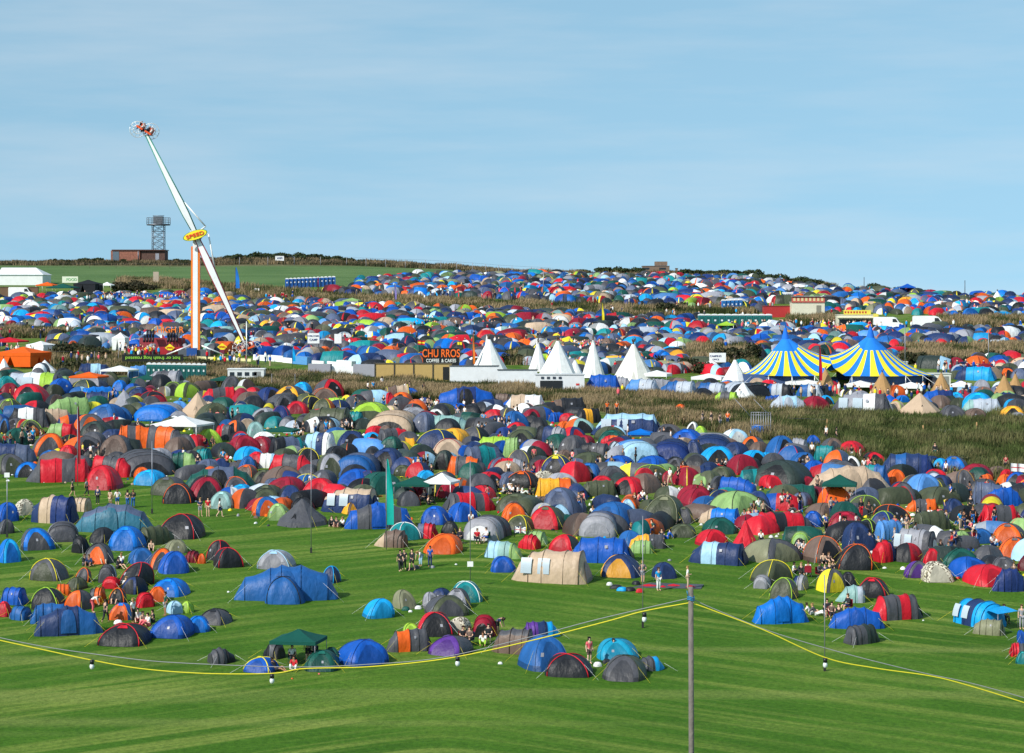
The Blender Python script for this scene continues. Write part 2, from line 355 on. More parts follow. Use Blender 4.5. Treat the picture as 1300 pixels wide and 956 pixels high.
def make_tent(kind, cx, top, w, h, rot, cols, trim, opts, strict):
    """one tent from its outline in the photograph (pixels of the 1300 px picture)"""
    big = w > 60
    if not strict: cx, top, w, h = cx, top-h*.04, w*1.12, h*1.10
    if not strict:
        mn = {'D': .50, 'T': .34, 'F': .33, 'S': .46, 'P': .55}[kind]
        if h < mn*w: h = mn*w
    if not strict and 'open' not in opts and hsh(top, cx, 'o') > .72: opts['open'] = True
    Yb = top+h; Yg = min(Yb, 900)
    p0 = P(cx, Yg); D = p0.y; m = FPX/D; r = 34.3/D
    W0 = w/m
    seed = hsh(cx, top, kind)
    if rot is None:
        rot = {'D': (seed-.5)*70, 'P': (seed-.5)*60, 'T': (seed-.5)*60, 'F': (seed-.5)*30, 'S': (20+seed*60)*(1 if seed*10 % 1 > .5 else -1)}[kind]
        if kind in 'TS' and (seed*100) % 1 > .5: rot = 180-rot
    ra = R(rot)
    if kind in 'TFS':
        asp = ASP[kind]; L_ = W0/(abs(math.cos(ra))+asp*abs(math.sin(ra))); W = asp*L_
        if kind == 'T' and abs(math.sin(ra)) > .8: W = W0*.95; L_ = W*1.5
        if W < 1.3: W = 1.3
        dep = L_*abs(math.sin(ra))+W*abs(math.cos(ra))
    else:
        L_ = W0*.96; W = W0*(.84 if kind == 'D' else 1); dep = W
    H = (h-dep*.5*r*m)/m
    H = max(.75, min(H, {'D': 2.3, 'T': 2.5, 'F': 2.6, 'S': 1.7, 'P': 4.2}[kind]))
    loc = P(cx, min(Yb-dep*.5*r*m, 905)); 
    root = thing(KNAME[kind], loc, -ra, SLOPE)
    main = cols[0]; fab = 'spotted' if main == 'x' else ('canvas' if main in 'Tiw' and kind == 'P' else 'fabric')
    tr = trim or None
    if kind in 'TFS':
        mb, vs, fs, cs, st = loft_body(kind, L_, W, H, cols, roof=opts.get('roof'), seed=seed)
        # small sag and wind ripples in the cloth
        vs = [v + Vector((0, .02*math.sin(v.x*3+seed*9), .025*math.sin(v.x*2.3+v.y*3+seed*20)*(v.z > .1))) for v in vs]
        mb.add(vs, fs, cs, smooth=True); mb.build('flysheet', fab, root)
        idx = range(1, len(st)-1) if not big else range(1, len(st)-1)
        for q in idx:
            if kind == 'S' and q == 1: continue
            if kind == 'T' and q in (1,) : continue
            pm = MB(); pts = [hoop(*st[q], math.pi*k/12, L_+.01, W+.03, H+.015) for k in range(13)]
            tc_ = tr if tr and (q in (2, len(st)-2)) else dark(cols[min(len(cols)-1, int((st[q][0]+.5)*len(cols)))], .45)
            pm.tube(pts, .022 if not tr else .03, tc_, n=5); pm.build('pole_sleeve', 'fabric', root)
        # door in the front end
        e0, e1 = st[-2], st[-1]; dm = MB()
        dc = (.012,.012,.014) if 'open' in opts else (cols[-1] if 'door' not in opts else opts['door'])  # open: near-black panel, the shade of the inside put into its colour
        if kind != 'F':
            kk = .66 if kind == 'T' else .74
            def fn(u, v, e0=e0, e1=e1):
                a = math.pi/2 - u*R(90)*.55
                hh = v; p = hoop(e0[0]+(e1[0]-e0[0])*(1-hh), e1[1]+(e0[1]-e1[1])*hh, 1, R(90)-u*R(60), L_, W, H)
                zt = H*(e0[2])*kk*math.sqrt(max(0, 1-u*u*.9)); y = u*W*e0[1]*.5*kk
                z = .02+v*zt; f = min(1, z/(H*e0[2])); f2 = max(0, (f*e0[2]-e1[2])/(e0[2]-e1[2])); 
                return Vector(((e1[0]+(e0[0]-e1[0])*f2)*L_+.03+.02*(1-f2), y, z))
            vs2 = [fn(i/6*2-1, j/5) for j in range(6) for i in range(7)]
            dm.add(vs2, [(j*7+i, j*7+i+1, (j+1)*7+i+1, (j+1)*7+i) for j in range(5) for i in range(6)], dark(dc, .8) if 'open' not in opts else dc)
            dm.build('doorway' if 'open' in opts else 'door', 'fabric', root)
        else:
            side = -1
            def fn(u, v): return hoop(-.01+u*.11*math.sqrt(1-.75*v*v), 1-.03*abs(u), 1-.05*abs(u), R(4+58*v), L_, W*1.01, H)
            patch(dm, fn, dark(dc, .8) if 'open' not in opts else dc, off=.035); dm.build('door', 'fabric', root)
        if 'win' in opts:
            for s_ in ((-.34, -.20), (-.12, .03)):
                wm_ = MB()
                def fn(u, v, s_=s_): return hoop((s_[0]+s_[1])/2+u*(s_[1]-s_[0])/2, 1, 1, R(14+34*v), L_, W, H)
                patch(wm_, fn, (.42,.5,.56), 4, 4, off=.04); wm_.build('window', 'paint', root)
    elif kind == 'D':
        nt_, nv = 32, 9; vs = []; fs = []; cs = []
        lean = ((seed*17) % 1-.5)*.34; lean2 = ((seed*29) % 1-.5)*.25
        pv = (seed*7 % 1); pv = 0 if pv < .35 else (pv-.2)*.75        # how far the vestibule is staked out in front
        def porch(p_, t_):
            fr = max(0.0, -p_.y/(W/2)); p_ = p_.copy(); p_.y -= pv*W*.5*max(0, fr-.25)**1.2*(1-t_)**1.4; p_.x *= 1-.35*pv*max(0, fr-.4)*(1-t_); p_.x += lean*p_.z; p_.y += lean2*p_.z; return p_
        for j in range(nv):
            for i in range(nt_): 
                p_ = dome_pt(2*math.pi*i/nt_+R(45), j/nv, L_, W, H); 
                p_ = porch(p_, j/nv); p_.z += .025*math.sin(p_.x*3+seed*20)*math.sin(p_.y*4)*(j > 0); vs.append(p_)
        vs.append(Vector((lean*H,lean2*H,H)))
        c1 = cols[0]; c2 = cols[1] if len(cols) > 1 else c1; c3 = cols[2] if len(cols) > 2 else c1
        # sectors counted from +x+y corner: 0 back, 1 left, 2 front, 3 right
        def sc_(i): return {0: c1, 1: c3 if len(cols) > 2 else c2, 2: c2 if len(cols) != 2 or seed > .5 else c1, 3: c1}[i*4//nt_]
        for j in range(nv):
            for i in range(nt_):
                i2 = (i+1) % nt_
                if j < nv-1: fs.append((j*nt_+i, j*nt_+i2, (j+1)*nt_+i2, (j+1)*nt_+i))
                else: fs.append((j*nt_+i, j*nt_+i2, nv*nt_))
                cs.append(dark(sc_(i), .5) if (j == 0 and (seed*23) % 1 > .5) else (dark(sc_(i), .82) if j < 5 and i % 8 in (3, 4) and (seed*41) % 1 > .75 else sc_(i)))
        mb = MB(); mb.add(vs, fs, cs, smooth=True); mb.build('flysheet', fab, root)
        for k in range(2):
            a = R(45+90*k)
            if fab == 'spotted' and k: break
            pm = MB(); pts = [porch(dome_pt(a, q/8, L_+.02, W+.02, H+.015), q/8) for q in range(8)]+[Vector((lean*H,lean2*H,H+.015))]+[porch(dome_pt(a+math.pi, q/8, L_+.02, W+.02, H+.015), q/8) for q in range(7, -1, -1)]
            pm.tube(pts, .02 if not tr else .036, tr if tr else dark(c1, .5), n=5); pm.build('pole_sleeve', 'fabric', root)
        if kind == 'D':
            dm = MB(); dk = 'open' in opts
            def fn(u, v): return porch(dome_pt(R(-90)+u*R(33)*math.sqrt(max(0,1-v*v*.85)), .01+.66*v, L_, W, H), .01+.66*v)
            cc = (.012,.012,.014) if dk else dark(c2 if c2 != c1 else c1, .62)  # open doorway is a near-black patch painted for the shaded inside
            if 'door' in opts: cc = L(opts['door'])
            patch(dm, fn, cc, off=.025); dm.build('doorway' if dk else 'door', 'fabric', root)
            if seed > .55:     # vent hood near the top
                vm = MB()
                def fn(u, v): return porch(dome_pt(R(-90+180*(seed > .8))+u*R(24), .68+.16*v, L_, W, H), .75)
                patch(vm, fn, tr or dark(c1, 1.5) , 4, 3, off=.07); vm.build('vent', 'fabric', root)
    else:   # pyramid / bell
        n = 8; vs = []; fs = []; cs = []
        prof = [(1, 0), (.93, .17), (.5, .52), (.18, .84), (.0, 1.0)] if 'bell' not in opts else [(1,0),(.99,.16),(.52,.55),(.22,.82),(0,1)]
        nn = 16
        for (q, z) in prof[:-1]:
            for i in range(nn):
                a = 2*math.pi*i/nn; sg = 1 if i % 2 == 0 else .93
                vs.append(Vector((math.cos(a)*q*sg*L_/2, math.sin(a)*q*sg*W/2, z*H)))
        vs.append(Vector((0,0,H)))
        for j in range(len(prof)-1):
            for i in range(nn):
                i2 = (i+1) % nn
                fs.append((j*nn+i, j*nn+i2, (j+1)*nn+i2, (j+1)*nn+i) if j < len(prof)-2 else (j*nn+i, j*nn+i2, len(vs)-1)); cs.append(cols[i*len(cols)//nn])
        mb = MB(); mb.add(vs, fs, cs); mb.build('canvas_wall', fab, root)
        dm = MB(); dm.add([(-.35*L_*.35, -W*.46, .02), (.35*L_*.35, -W*.46, .02), (0, -W*.30, H*.52)], [(0,1,2)], (.03,.025,.02) if 'open' in opts else dark(main, .7)); dm.build('door', 'canvas', root)  # when open, the door triangle is painted dark for the shaded inside
        pm = MB(); pm.tube([(0,0,H-.1),(0,0,H+.25)], .05, 'k'); pm.build('centre_pole', 'wood', root)
    if kind in 'DT' and w > 26 and (seed*13) % 1 > .55:
        lm = MB(); a0 = R(-58-64*((seed*5) % 1))
        if kind == 'D':
            def fn(u, v): return porch(dome_pt(a0+u*R(4), .30+.09*v, L_, W, H), .34)
        else:
            def fn(u, v): return hoop(.10+u*.022, 1, 1, R(34+9*v), L_, W, H)
        patch(lm, fn, 'l', 2, 2, off=.045); lm.build('logo_patch', 'paint', root)
    if 'awn' in opts:
        am = MB(); s = L_*.5
        am.add([(s*.8, -W*.4, H*.8), (s*.8, W*.4, H*.8), (s*1.5, W*.4, H*.72), (s*1.5, -W*.4, H*.72)], [(0,1,2,3)], opts['awn']); am.build('awning', 'fabric', root)
        for yy in (-.4, .4):
            am = MB(); am.tube([(s*1.5, W*yy, H*.72), (s*1.5, W*yy, 0)], .02, 'l'); am.build('awning_pole', 'metal', root)
    if Yb > 655 and 'noguy' not in opts:
        gc = 'y' if seed > .45 else 'w'
        for sx, sy in ((1,1),(1,-1),(-1,1),(-1,-1)):
            gm_ = MB(); a = Vector((sx*L_*.36, sy*W*.38, H*.52)) if kind != 'D' else dome_pt(math.atan2(sy, sx), .42, L_, W, H)
            gm_.tube([a, (sx*(L_*.5+.45), sy*(W*.5+.5), .0)], .0065, gc, n=4); gm_.build('guy_rope', 'rope', root)
    words = []
    seen = []
    for c in cols:
        if WORD[c] not in seen: seen.append(WORD[c])
    seen = [q_.replace(' ', '-') for q_ in seen]; d = ' and '.join(seen[:2])+' '+KWORD[kind]
    if L_ > 5.2 and kind != 'P': d = 'long '+d if kind in 'TF' else 'big '+d
    elif W0 < 2.2: d = 'small '+d
    if trim: d = WORD[trim]+'-edged '+d
    if 'open' in opts: d = 'open '+d
    root['desc'] = d
    REC.append([root, d, cx, top+h*.6, 'tent', opts.get('label')])
    BOXES.append((cx-w/2, top, cx+w/2, Yb))
    return root
def rows(x0, y0, s, txt, strict):
    for ln in txt.strip().splitlines():
        ln = ln.split('#')[0].strip()
        if not ln: continue
        lab = None
        if '|' in ln: ln, lab = ln.split('|')
        q = ln.split(); kind = q[0]; cx, top, w, h = map(float, q[1:5]); rot = None if q[5] == '.' else float(q[5])
        cols, _, trim = q[6].partition('/'); opts = {}
        for o_ in q[7:]:
            k_, _, v_ = o_.partition('='); opts[k_] = v_ or True
        if lab: opts['label'] = lab.strip()
        make_tent(kind, x0+cx/s, y0+top/s, w/s, h/s, rot, cols, trim or None, opts, strict)
# tents of the front field, read from the photograph in blocks: kind, centre x, top, width, height, turn, panel colours / trim
rows(0, 620, 3.823, '''
D 30 68 118 95 . b
D 115 50 105 82 . x |small black and white patterned dome tent at the left edge of the lawn
T 262 28 255 150 20 Ninn |big navy tent with a tan band, above the teal family tent on the left
T 392 42 105 74 20 i
F 550 70 410 150 4 222 roof=6 |long dull teal three room family tent on the left lawn
D 882 125 225 122 10 k/r |big black dome tent with red hem, right of the teal family tent
T 765 178 190 105 140 e
D 620 180 185 120 . B
D 500 190 115 78 . k
T 305 160 155 105 80 lg
D 185 192 175 110 . Bg
D 28 150 80 72 . g
D 45 245 112 115 . cB
S 398 228 95 90 120 k
D 478 265 150 102 0 g/k door=o |grey dome tent with an orange inner doorway and people sitting inside
D 688 288 135 78 . t
D 852 248 118 66 . f
D 778 292 130 100 . og
D 842 305 156 108 -15 b
S 928 298 98 66 20 C |small maroon pop up tent lying between the blue dome and an orange one
D 978 322 45 44 . o noguy
D 240 340 178 110 15 ge/y
D 402 385 82 72 . g/o
S 525 365 88 96 95 sg
D 665 358 146 116 . k/r
D 655 425 118 88 . kN open
D 830 435 182 90 . B
D 375 430 92 62 . e
T 310 462 84 62 . o
D 238 482 168 110 10 k/v
T 65 478 148 92 20 b
D 22 550 66 75 . r
S 92 565 144 80 30 t
D 385 490 132 100 . go
T 470 478 85 88 . go
S 545 425 78 66 100 r
D 570 485 92 76 0 k/o open
T 250 555 215 105 170 t
F 332 565 355 160 -14 NNt |long navy family tent, lowest of the tents at bottom left
S 702 502 98 82 60 r
D 762 478 98 74 . o
D 585 555 118 86 . Bo
D 605 655 258 112 8 k/r |low black dome tent with red crest at the front of the bottom left group
D 832 612 214 118 12 b |royal blue dome tent at the front right of the bottom left group
D 962 618 124 80 . B
D 908 545 62 60 . v
D 850 545 84 62 . a
''', True)
rows(240, 620, 3.823, '''
D 150 250 112 100 . k/r
D 192 285 148 102 -20 k/r
P 550 45 272 148 20 kg |large charcoal pyramid tent in the lawn beside the pale track
D 440 72 115 86 . p
D 385 40 165 95 . to
D 165 12 132 86 . 3
S 228 22 64 54 30 s
D 370 0 172 90 . e
F 472 368 520 186 -4 tttt |biggest blue family tent standing alone in the middle of the left lawn
D 468 424 205 140 0 t/k door=t noguy
D 425 300 192 96 . l/a
D 692 378 82 82 . N/c
D 130 585 152 78 . g/k
D 918 533 152 100 . c
S 165 770 156 90 150 kg
S 405 742 122 92 30 kg
D 350 820 168 78 20 b/y
D 645 785 182 102 0 d
D 838 733 250 126 -25 b
D 700 770 80 72 . d
T 780 -6 305 132 14 N roof=i win
F 922 62 358 140 -8 bgbgb |long blue and grey family tent below the teal feather flag
D 785 62 92 62 . zh
''', True)
rows(460, 620, 3.823, '''
D 355 85 142 90 . b
D 485 68 142 92 . b
T 525 15 292 106 160 rgrg
D 735 70 126 92 . o
D 752 22 205 92 . e
D 775 130 136 72 . e/y
D 905 85 188 114 . er
T 612 128 192 132 110 gl door=w
D 205 165 148 86 . qq/w
S 140 195 185 96 10 izz |low beige and brown pop up tent beside the flag pole foot
T 308 165 122 82 . 6r
D 425 158 88 76 . k
D 392 220 194 96 8 o |plain bright orange dome tent at the centre of the lawn
T 690 255 204 92 200 p3a
D 685 328 132 80 . b
S 805 218 132 82 30 r
T 850 205 112 72 . p
D 505 450 168 104 . q/w
D 462 485 132 102 . gl
D 205 492 112 92 . f noguy
D 385 485 102 72 . N
D 340 503 86 86 . l
D 410 520 222 104 . eg
T 225 680 238 120 -15 gogg
D 240 658 92 56 . v
D 355 602 192 120 . kr/r open
D 430 712 212 100 . gu
D 470 622 112 74 . x
S 598 605 144 122 100 zm open
T 737 675 245 138 18 zz roof=g
T 870 642 192 88 170 cNu
D 875 714 236 168 -22 4t |light blue dome tent at the front, touching the black and red-crested dome
''', True)
rows(600, 690, 7.222, '''
T 720 50 790 335 16 iii/z win door=l |long beige tunnel tent with two windows in the middle of the field
''', True)
rows(660, 620, 3.823, '''
D 238 802 246 118 5 k/r |black dome tent with red crest at the bottom, by the man in pink
D 475 728 216 106 . 5
D 508 810 224 122 10 eg
S 645 812 142 80 160 cg
T 392 108 192 132 100 66l
D 455 40 244 166 . tt
D 530 50 90 112 . a
D 698 25 218 146 15 ee/f
T 392 232 335 136 8 bb roof=b open |royal blue cabin tent open at the front behind the beige tunnel tent
D 215 222 154 102 . Er/r
D 492 322 204 114 12 Nh |navy dome tent with an amber panel beside the blue cabin tent
T 618 220 184 76 . hg
T 590 250 124 68 . p
D 788 172 144 68 . e
D 700 358 118 80 . N
D 855 0 165 92 . m
S 855 70 104 72 140 rg
D 212 -5 194 132 . 66
D 100 40 140 66 . z
''', True)
rows(860, 620, 3.823, '''
D 290 8 264 134 . pp/e |large pale green dome tent right of the red dome in the mid field
T 205 92 224 88 20 iBB
D 205 140 174 82 . d
D 165 200 154 82 . r
T 195 255 312 124 20 NaNN
P 330 148 164 172 . r |red spire shaped tent rising above its neighbours
T 520 110 324 104 165 grkr
D 660 108 104 80 . b
S 598 205 114 87 100 p/v door=k
D 460 240 275 122 . gf |broad plain grey dome tent below the red spire tent
D 702 232 182 128 -25 zz/o open
D 858 270 194 128 5 k/o
D 455 345 190 118 . e/y
S 415 415 114 77 110 Nl
S 588 415 104 82 30 Nl
D 515 432 144 104 . ge/v
D 745 388 138 118 . gy
D 832 405 84 82 . k
S 840 467 148 90 0 33s
D 950 432 164 102 . k/r
F 500 520 292 144 -12 BB |bright blue tent standing alone, lit, right of the wooden pole
F 870 572 270 112 0 bbb
T 900 658 204 107 150 Eg
D 818 112 186 96 . m
D 780 180 118 72 . e/y
D 885 160 168 148 . N
D 915 150 108 80 . k/v
D 905 35 154 92 . e/v
D 830 65 84 62 . v
D 700 70 154 64 . z
D 30 90 100 82 . eg
''', True)
rows(1060, 620, 3.825, '''
T 380 190 256 146 32 gllg door=w win |grey tunnel tent with a white domed front in the right field
T 270 150 184 104 150 44
S 255 240 172 124 150 Nr
D 462 290 88 78 . r
D 498 355 162 102 0 x |cream tent with a leopard print pattern
D 395 352 124 84 . gu
D 600 288 194 88 . d
D 655 330 194 104 . b
D 740 370 230 102 . r
F 850 385 175 118 0 n
D 820 330 134 78 . g
T 695 535 184 154 55 cNc win awn=c
T 745 632 164 87 20 f
T 290 512 285 137 -18 rgrg
T 475 105 214 104 160 e
D 605 88 92 66 . y |small plain yellow dome tent in the right field
T 805 75 222 104 170 rgr
D 850 170 174 94 . go
D 860 235 154 98 . go
F 815 -10 204 98 0 b
D 500 -10 215 88 . e
D 330 -30 145 104 0 gr
D 275 78 162 78 . k/o
D 235 110 134 92 . n/v
T 420 50 160 64 0 ogo
D 580 48 104 78 . N
D 610 205 94 87 . p
D 705 195 124 74 . t
T 890 750 80 72 . gr
D 905 790 60 62 . q
D 912 690 50 62 . b
D 720 100 84 62 . g
''', True)
# the packed camp up to the rough grass bank
rows(0, 450, 3.94, '''
T 165 70 320 92 0 vswvg win |long pale lime and silver tunnel tent on the far left
T 480 45 174 62 . NaN
T 710 55 134 62 . 44
T 825 80 194 72 . lgl
P 20 20 94 92 . w
P 225 28 114 52 . w
D 45 100 104 92 . q
D 160 148 164 77 . r
D 300 122 114 72 . b
T 505 160 194 52 . B
T 500 185 154 82 . N/y
D 400 195 74 42 . a
P 622 180 154 92 . l
D 690 165 104 62 . N
D 765 185 124 62 . k/r
T 805 245 204 87 100 lB
D 525 250 174 92 . t
T 345 215 214 92 . pp
D 55 225 94 77 . e/v
T 140 265 204 97 . kwg
T 290 270 154 82 . i
D 180 232 124 52 . kr
D 450 300 154 67 . go
D 490 335 154 72 . E
D 155 330 114 72 . e/v
D 85 320 94 52 . g
T 315 345 154 62 . rp
D 240 390 164 112 . og
D 80 370 124 82 . d
T 690 330 204 134 . gogo
D 410 410 194 72 . go
D 590 385 164 127 . gz
D 560 375 94 62 . N
P 990 192 184 124 . i |pale cream pointed tent behind the large white gazebo
D 1060 245 154 84 . e
T 838 362 214 112 . gog
D 930 400 104 92 . g
D 1050 375 114 77 . v
T 1120 350 114 77 . rg
D 1180 330 94 82 . go
D 1260 260 94 62 . N
D 1230 405 154 87 . m
D 1245 462 134 62 . c
T 80 445 194 92 . 6N
D 55 500 154 92 . ge
D 140 540 128 72 . Bk
D 345 455 94 72 . r
D 252 480 104 52 . t
T 300 520 315 117 -8 grgr
D 525 558 160 112 10 r |bright red dome tent at the edge of the lawn near the maroon banner
T 565 510 214 102 . rgr
T 725 480 264 127 75 gg open
D 715 565 84 57 . o
D 755 577 144 70 . c
T 922 490 134 87 . pd
T 1015 470 84 57 . q
D 1050 525 114 52 . 6
F 1100 560 365 112 -6 d6d |long dark green and blue grey family tent on the left of the camp
D 850 615 164 87 . ge
D 895 650 154 92 . k/o
D 1030 618 164 107 . m open
D 1185 615 134 77 . g/o
D 1205 650 104 52 . c
D 1235 510 84 82 . t
D 1275 490 64 62 . r
D 1230 555 104 62 . z/o
D 10 205 60 70 . n
D 1150 110 90 60 . g
D 860 140 110 62 . e/v
D 945 140 120 70 . ev
T 1100 165 180 62 . rgr
T 1040 235 84 44 . i
D 600 130 70 50 . B
D 20 320 60 70 . t
''', False)
rows(320, 450, 3.94, '''
D 195 145 154 102 . gh
D 250 140 94 62 . c
D 90 165 124 72 . n
D 380 125 134 82 . rg
D 360 170 154 62 . z/o
T 420 215 114 57 . v
D 150 205 114 82 . g
D 225 235 114 57 . rm
D 300 210 94 62 . k/y
T 370 262 264 112 12 ee/g |long grey olive tunnel tent in the centre left of the camp
D 70 270 124 62 . l
T 505 285 114 72 . q
D 595 232 204 107 10 v/e |big lime dome tent in the middle of the packed camp
T 720 155 154 77 . zi/y
T 640 185 174 52 . rg
D 745 190 104 52 . o
F 1070 160 294 97 -5 bnb |long blue family tent against the grass bank
D 800 170 84 42 . b
T 1260 195 94 52 . z
D 800 265 164 72 . l
D 860 290 114 92 . 6
T 710 282 224 114 96 ii/k |big beige hooped tent with a rounded front in the packed camp
T 720 370 184 72 . rg
D 920 275 84 52 . w
D 960 245 124 62 . e
D 1035 245 84 52 . b
T 990 305 204 77 . 3
D 1100 250 114 57 . k
D 1210 275 104 52 . r
D 1000 370 164 52 . h
D 922 372 192 112 . N/y
D 990 425 174 82 . i/m
D 960 480 94 92 . E
T 1080 510 194 92 . gogo
T 1160 448 234 132 150 6q6
T 1215 410 194 57 . v
D 1240 515 124 62 . 6r
T 330 388 190 112 25 NaNw |navy and white striped dome tent above the silver open one
T 190 410 204 97 . q6k
D 55 410 114 77 . m
D 590 420 114 62 . o
T 760 415 154 72 . hg
D 500 385 154 82 . N
D 620 358 94 42 . r
D 600 390 84 32 . c
D 690 410 114 92 . d
D 835 450 84 37 . v
D 665 470 174 112 . N
T 535 495 194 122 100 66t
D 430 460 114 62 . k
D 400 500 154 112 . le
D 520 575 154 82 . b
T 200 500 214 92 . rgr
T 100 495 124 72 . aw
D 280 470 124 72 . k/y
D 150 560 184 82 . z
D 165 615 184 97 . m
D 280 600 124 72 . t/y
D 60 580 104 62 . e
D 330 620 184 122 . r
D 75 655 164 92 . eE
D 100 710 134 62 . a
D 250 715 124 62 . k
D 870 580 94 32 . c
S 840 650 104 72 . m
D 980 650 114 62 . m
D 1150 655 124 62 . r/k
D 1050 620 94 62 . zo
D 640 590 204 102 . d
D 760 555 94 52 . e
D 1180 590 134 72 . r
D 1285 590 114 72 . 6
D 20 490 94 72 . r
D 20 340 94 72 . 3
D 110 620 94 52 . 6
D 355 590 84 62 . l
''', False)
rows(640, 450, 3.94, '''
T 100 200 210 87 8 wiww |white and beige family tent against the grass bank
T 310 218 194 82 . zkk
T 612 290 335 102 6 NN roof=a win |long navy tunnel tent with a pale blue roof near the grass bank
T 415 272 144 72 . khk
D 205 272 104 52 . hg
D 60 285 114 77 . t
D 130 275 94 72 . m
D 60 340 104 62 . r
T 270 290 84 47 . b
D 320 295 84 42 . r
D 300 335 64 42 . o
D 380 320 134 62 . 3o
T 230 345 194 127 30 kNl
D 270 400 124 82 . d
D 80 380 164 92 . e
D 120 430 98 72 . b
T 35 415 84 102 . p
D 345 405 124 92 . g
D 345 365 114 72 . Nr
D 400 405 94 52 . m
T 530 405 94 47 . ro
D 530 360 134 62 . e
D 540 380 134 52 . d
T 440 440 174 77 20 kg open
T 648 428 198 112 80 44a win |light blue hooped tent with a square window in the packed camp
T 840 430 194 102 100 NNn
D 915 375 168 97 . b
T 1040 400 194 92 100 lN
D 830 350 134 72 . zg
D 1060 462 174 82 0 c open |bright blue dome tent gaping open with a dark inside
D 1160 440 114 62 . N
D 1250 412 114 72 . go
D 1240 480 124 72 . c
D 1270 355 94 52 . B
D 940 340 54 42 . w
D 985 360 64 52 . v
D 1150 375 124 62 . aw
D 960 430 84 92 . N
D 85 585 154 72 . k/o open
D 265 505 158 112 . N/y
D 410 490 174 82 . e
D 205 583 114 67 . x
D 570 508 154 72 . b
D 420 545 134 72 . t
D 540 560 134 82 . g
D 740 508 154 77 . b
D 740 553 154 82 . e/v
D 635 615 148 82 . r
D 495 608 114 62 . r
T 470 630 184 77 . e
T 270 618 214 87 . gohh
D 320 620 104 77 . h
D 820 585 64 52 . m
T 950 555 194 82 . ozN
D 995 595 108 62 . p
D 1090 560 124 62 . e
T 1170 615 194 87 . bb
D 860 520 104 72 . g
D 955 655 154 92 . m
T 50 520 144 62 . lr
D 190 530 94 62 . m
D 300 480 80 60 . z
D 690 470 80 60 . 3
D 1240 560 100 80 . E
D 880 250 60 40 . o
D 1160 520 80 50 . m
D 560 330 90 46 . f
''', False)
rows(970, 450, 3.94, '''
D 80 400 134 117 . tt
T 180 420 94 77 . l
D 20 490 64 42 . c
D 190 490 124 67 . t
T 310 455 124 82 . q
D 250 405 74 62 . b
D 340 420 114 82 . zg
D 440 435 124 72 . r
D 440 510 84 52 . w
D 255 532 118 87 . b
D 90 515 274 127 . E
F 425 556 405 124 -4 iii |long cream family tent behind the small dark green gazebo
T 560 550 154 122 . tq
D 550 490 114 62 . rk
T 715 495 265 107 10 NtNn |long navy and steel blue tunnel tent below the grass bank on the right
D 700 555 124 62 . k
D 655 578 98 82 . o
D 360 525 94 42 . g
D 885 522 74 62 . c
D 955 510 134 82 . gB
D 840 510 84 62 . N
D 1060 548 154 62 . m
D 1010 578 94 82 . hg
D 1110 598 64 42 . o
D 790 600 154 97 . 4
D 880 605 114 62 . N
D 860 575 114 42 . r
T 1130 640 184 112 . 6
D 1200 600 64 47 . o
D 1215 575 64 52 . r
D 1160 560 94 52 . z
D 1260 590 94 62 . b
T 130 650 254 92 0 dd |dark green boxy tunnel tent left of the small dark green gazebo
D 40 605 114 52 . r
D 115 595 104 57 . rk
D 212 612 74 47 . m
D 180 690 104 62 . 6
''', False)
# row of tents on the upper side of the grass bank
rows(640, 450, 3.94, '''
T 488 100 176 90 4 b
T 590 112 90 60 . l
T 688 122 180 80 25 4s
T 790 122 110 62 . l
T 868 132 190 80 25 ts
T 1030 140 170 72 25 ts
T 1195 140 170 80 60 sk
T 1110 186 130 60 20 vgv
P 1195 140 134 92 . w
D 1000 170 110 50 . k
''', False)
rows(970, 450, 3.94, '''
T 70 145 144 62 20 tsk
T 225 148 134 62 20 ts
F 120 205 194 77 0 sas
D 255 210 124 72 . m
D 315 205 64 42 . c
T 485 192 300 92 12 glwg door=w win |long grey tunnel tent with white panels on top of the grass bank
D 660 235 84 47 . i/v
P 778 193 200 104 0 i bell open |cream canvas bell tent on the edge of the grass bank
T 865 178 170 77 . bn
D 960 190 84 52 . c
D 1060 190 154 47 . c
T 1088 220 194 72 6 3ss
T 1200 190 144 62 . N
D 1250 225 94 52 . c
D 1240 258 124 47 . h
D 1265 290 74 32 . l
D 950 255 124 62 . g
D 1050 270 104 42 . z
D 690 205 64 32 . B
T 40 205 90 46 . b
T 1055 60 200 70 20 Ncc
D 1180 60 80 50 . E
D 1220 70 70 44 . o
''', False)
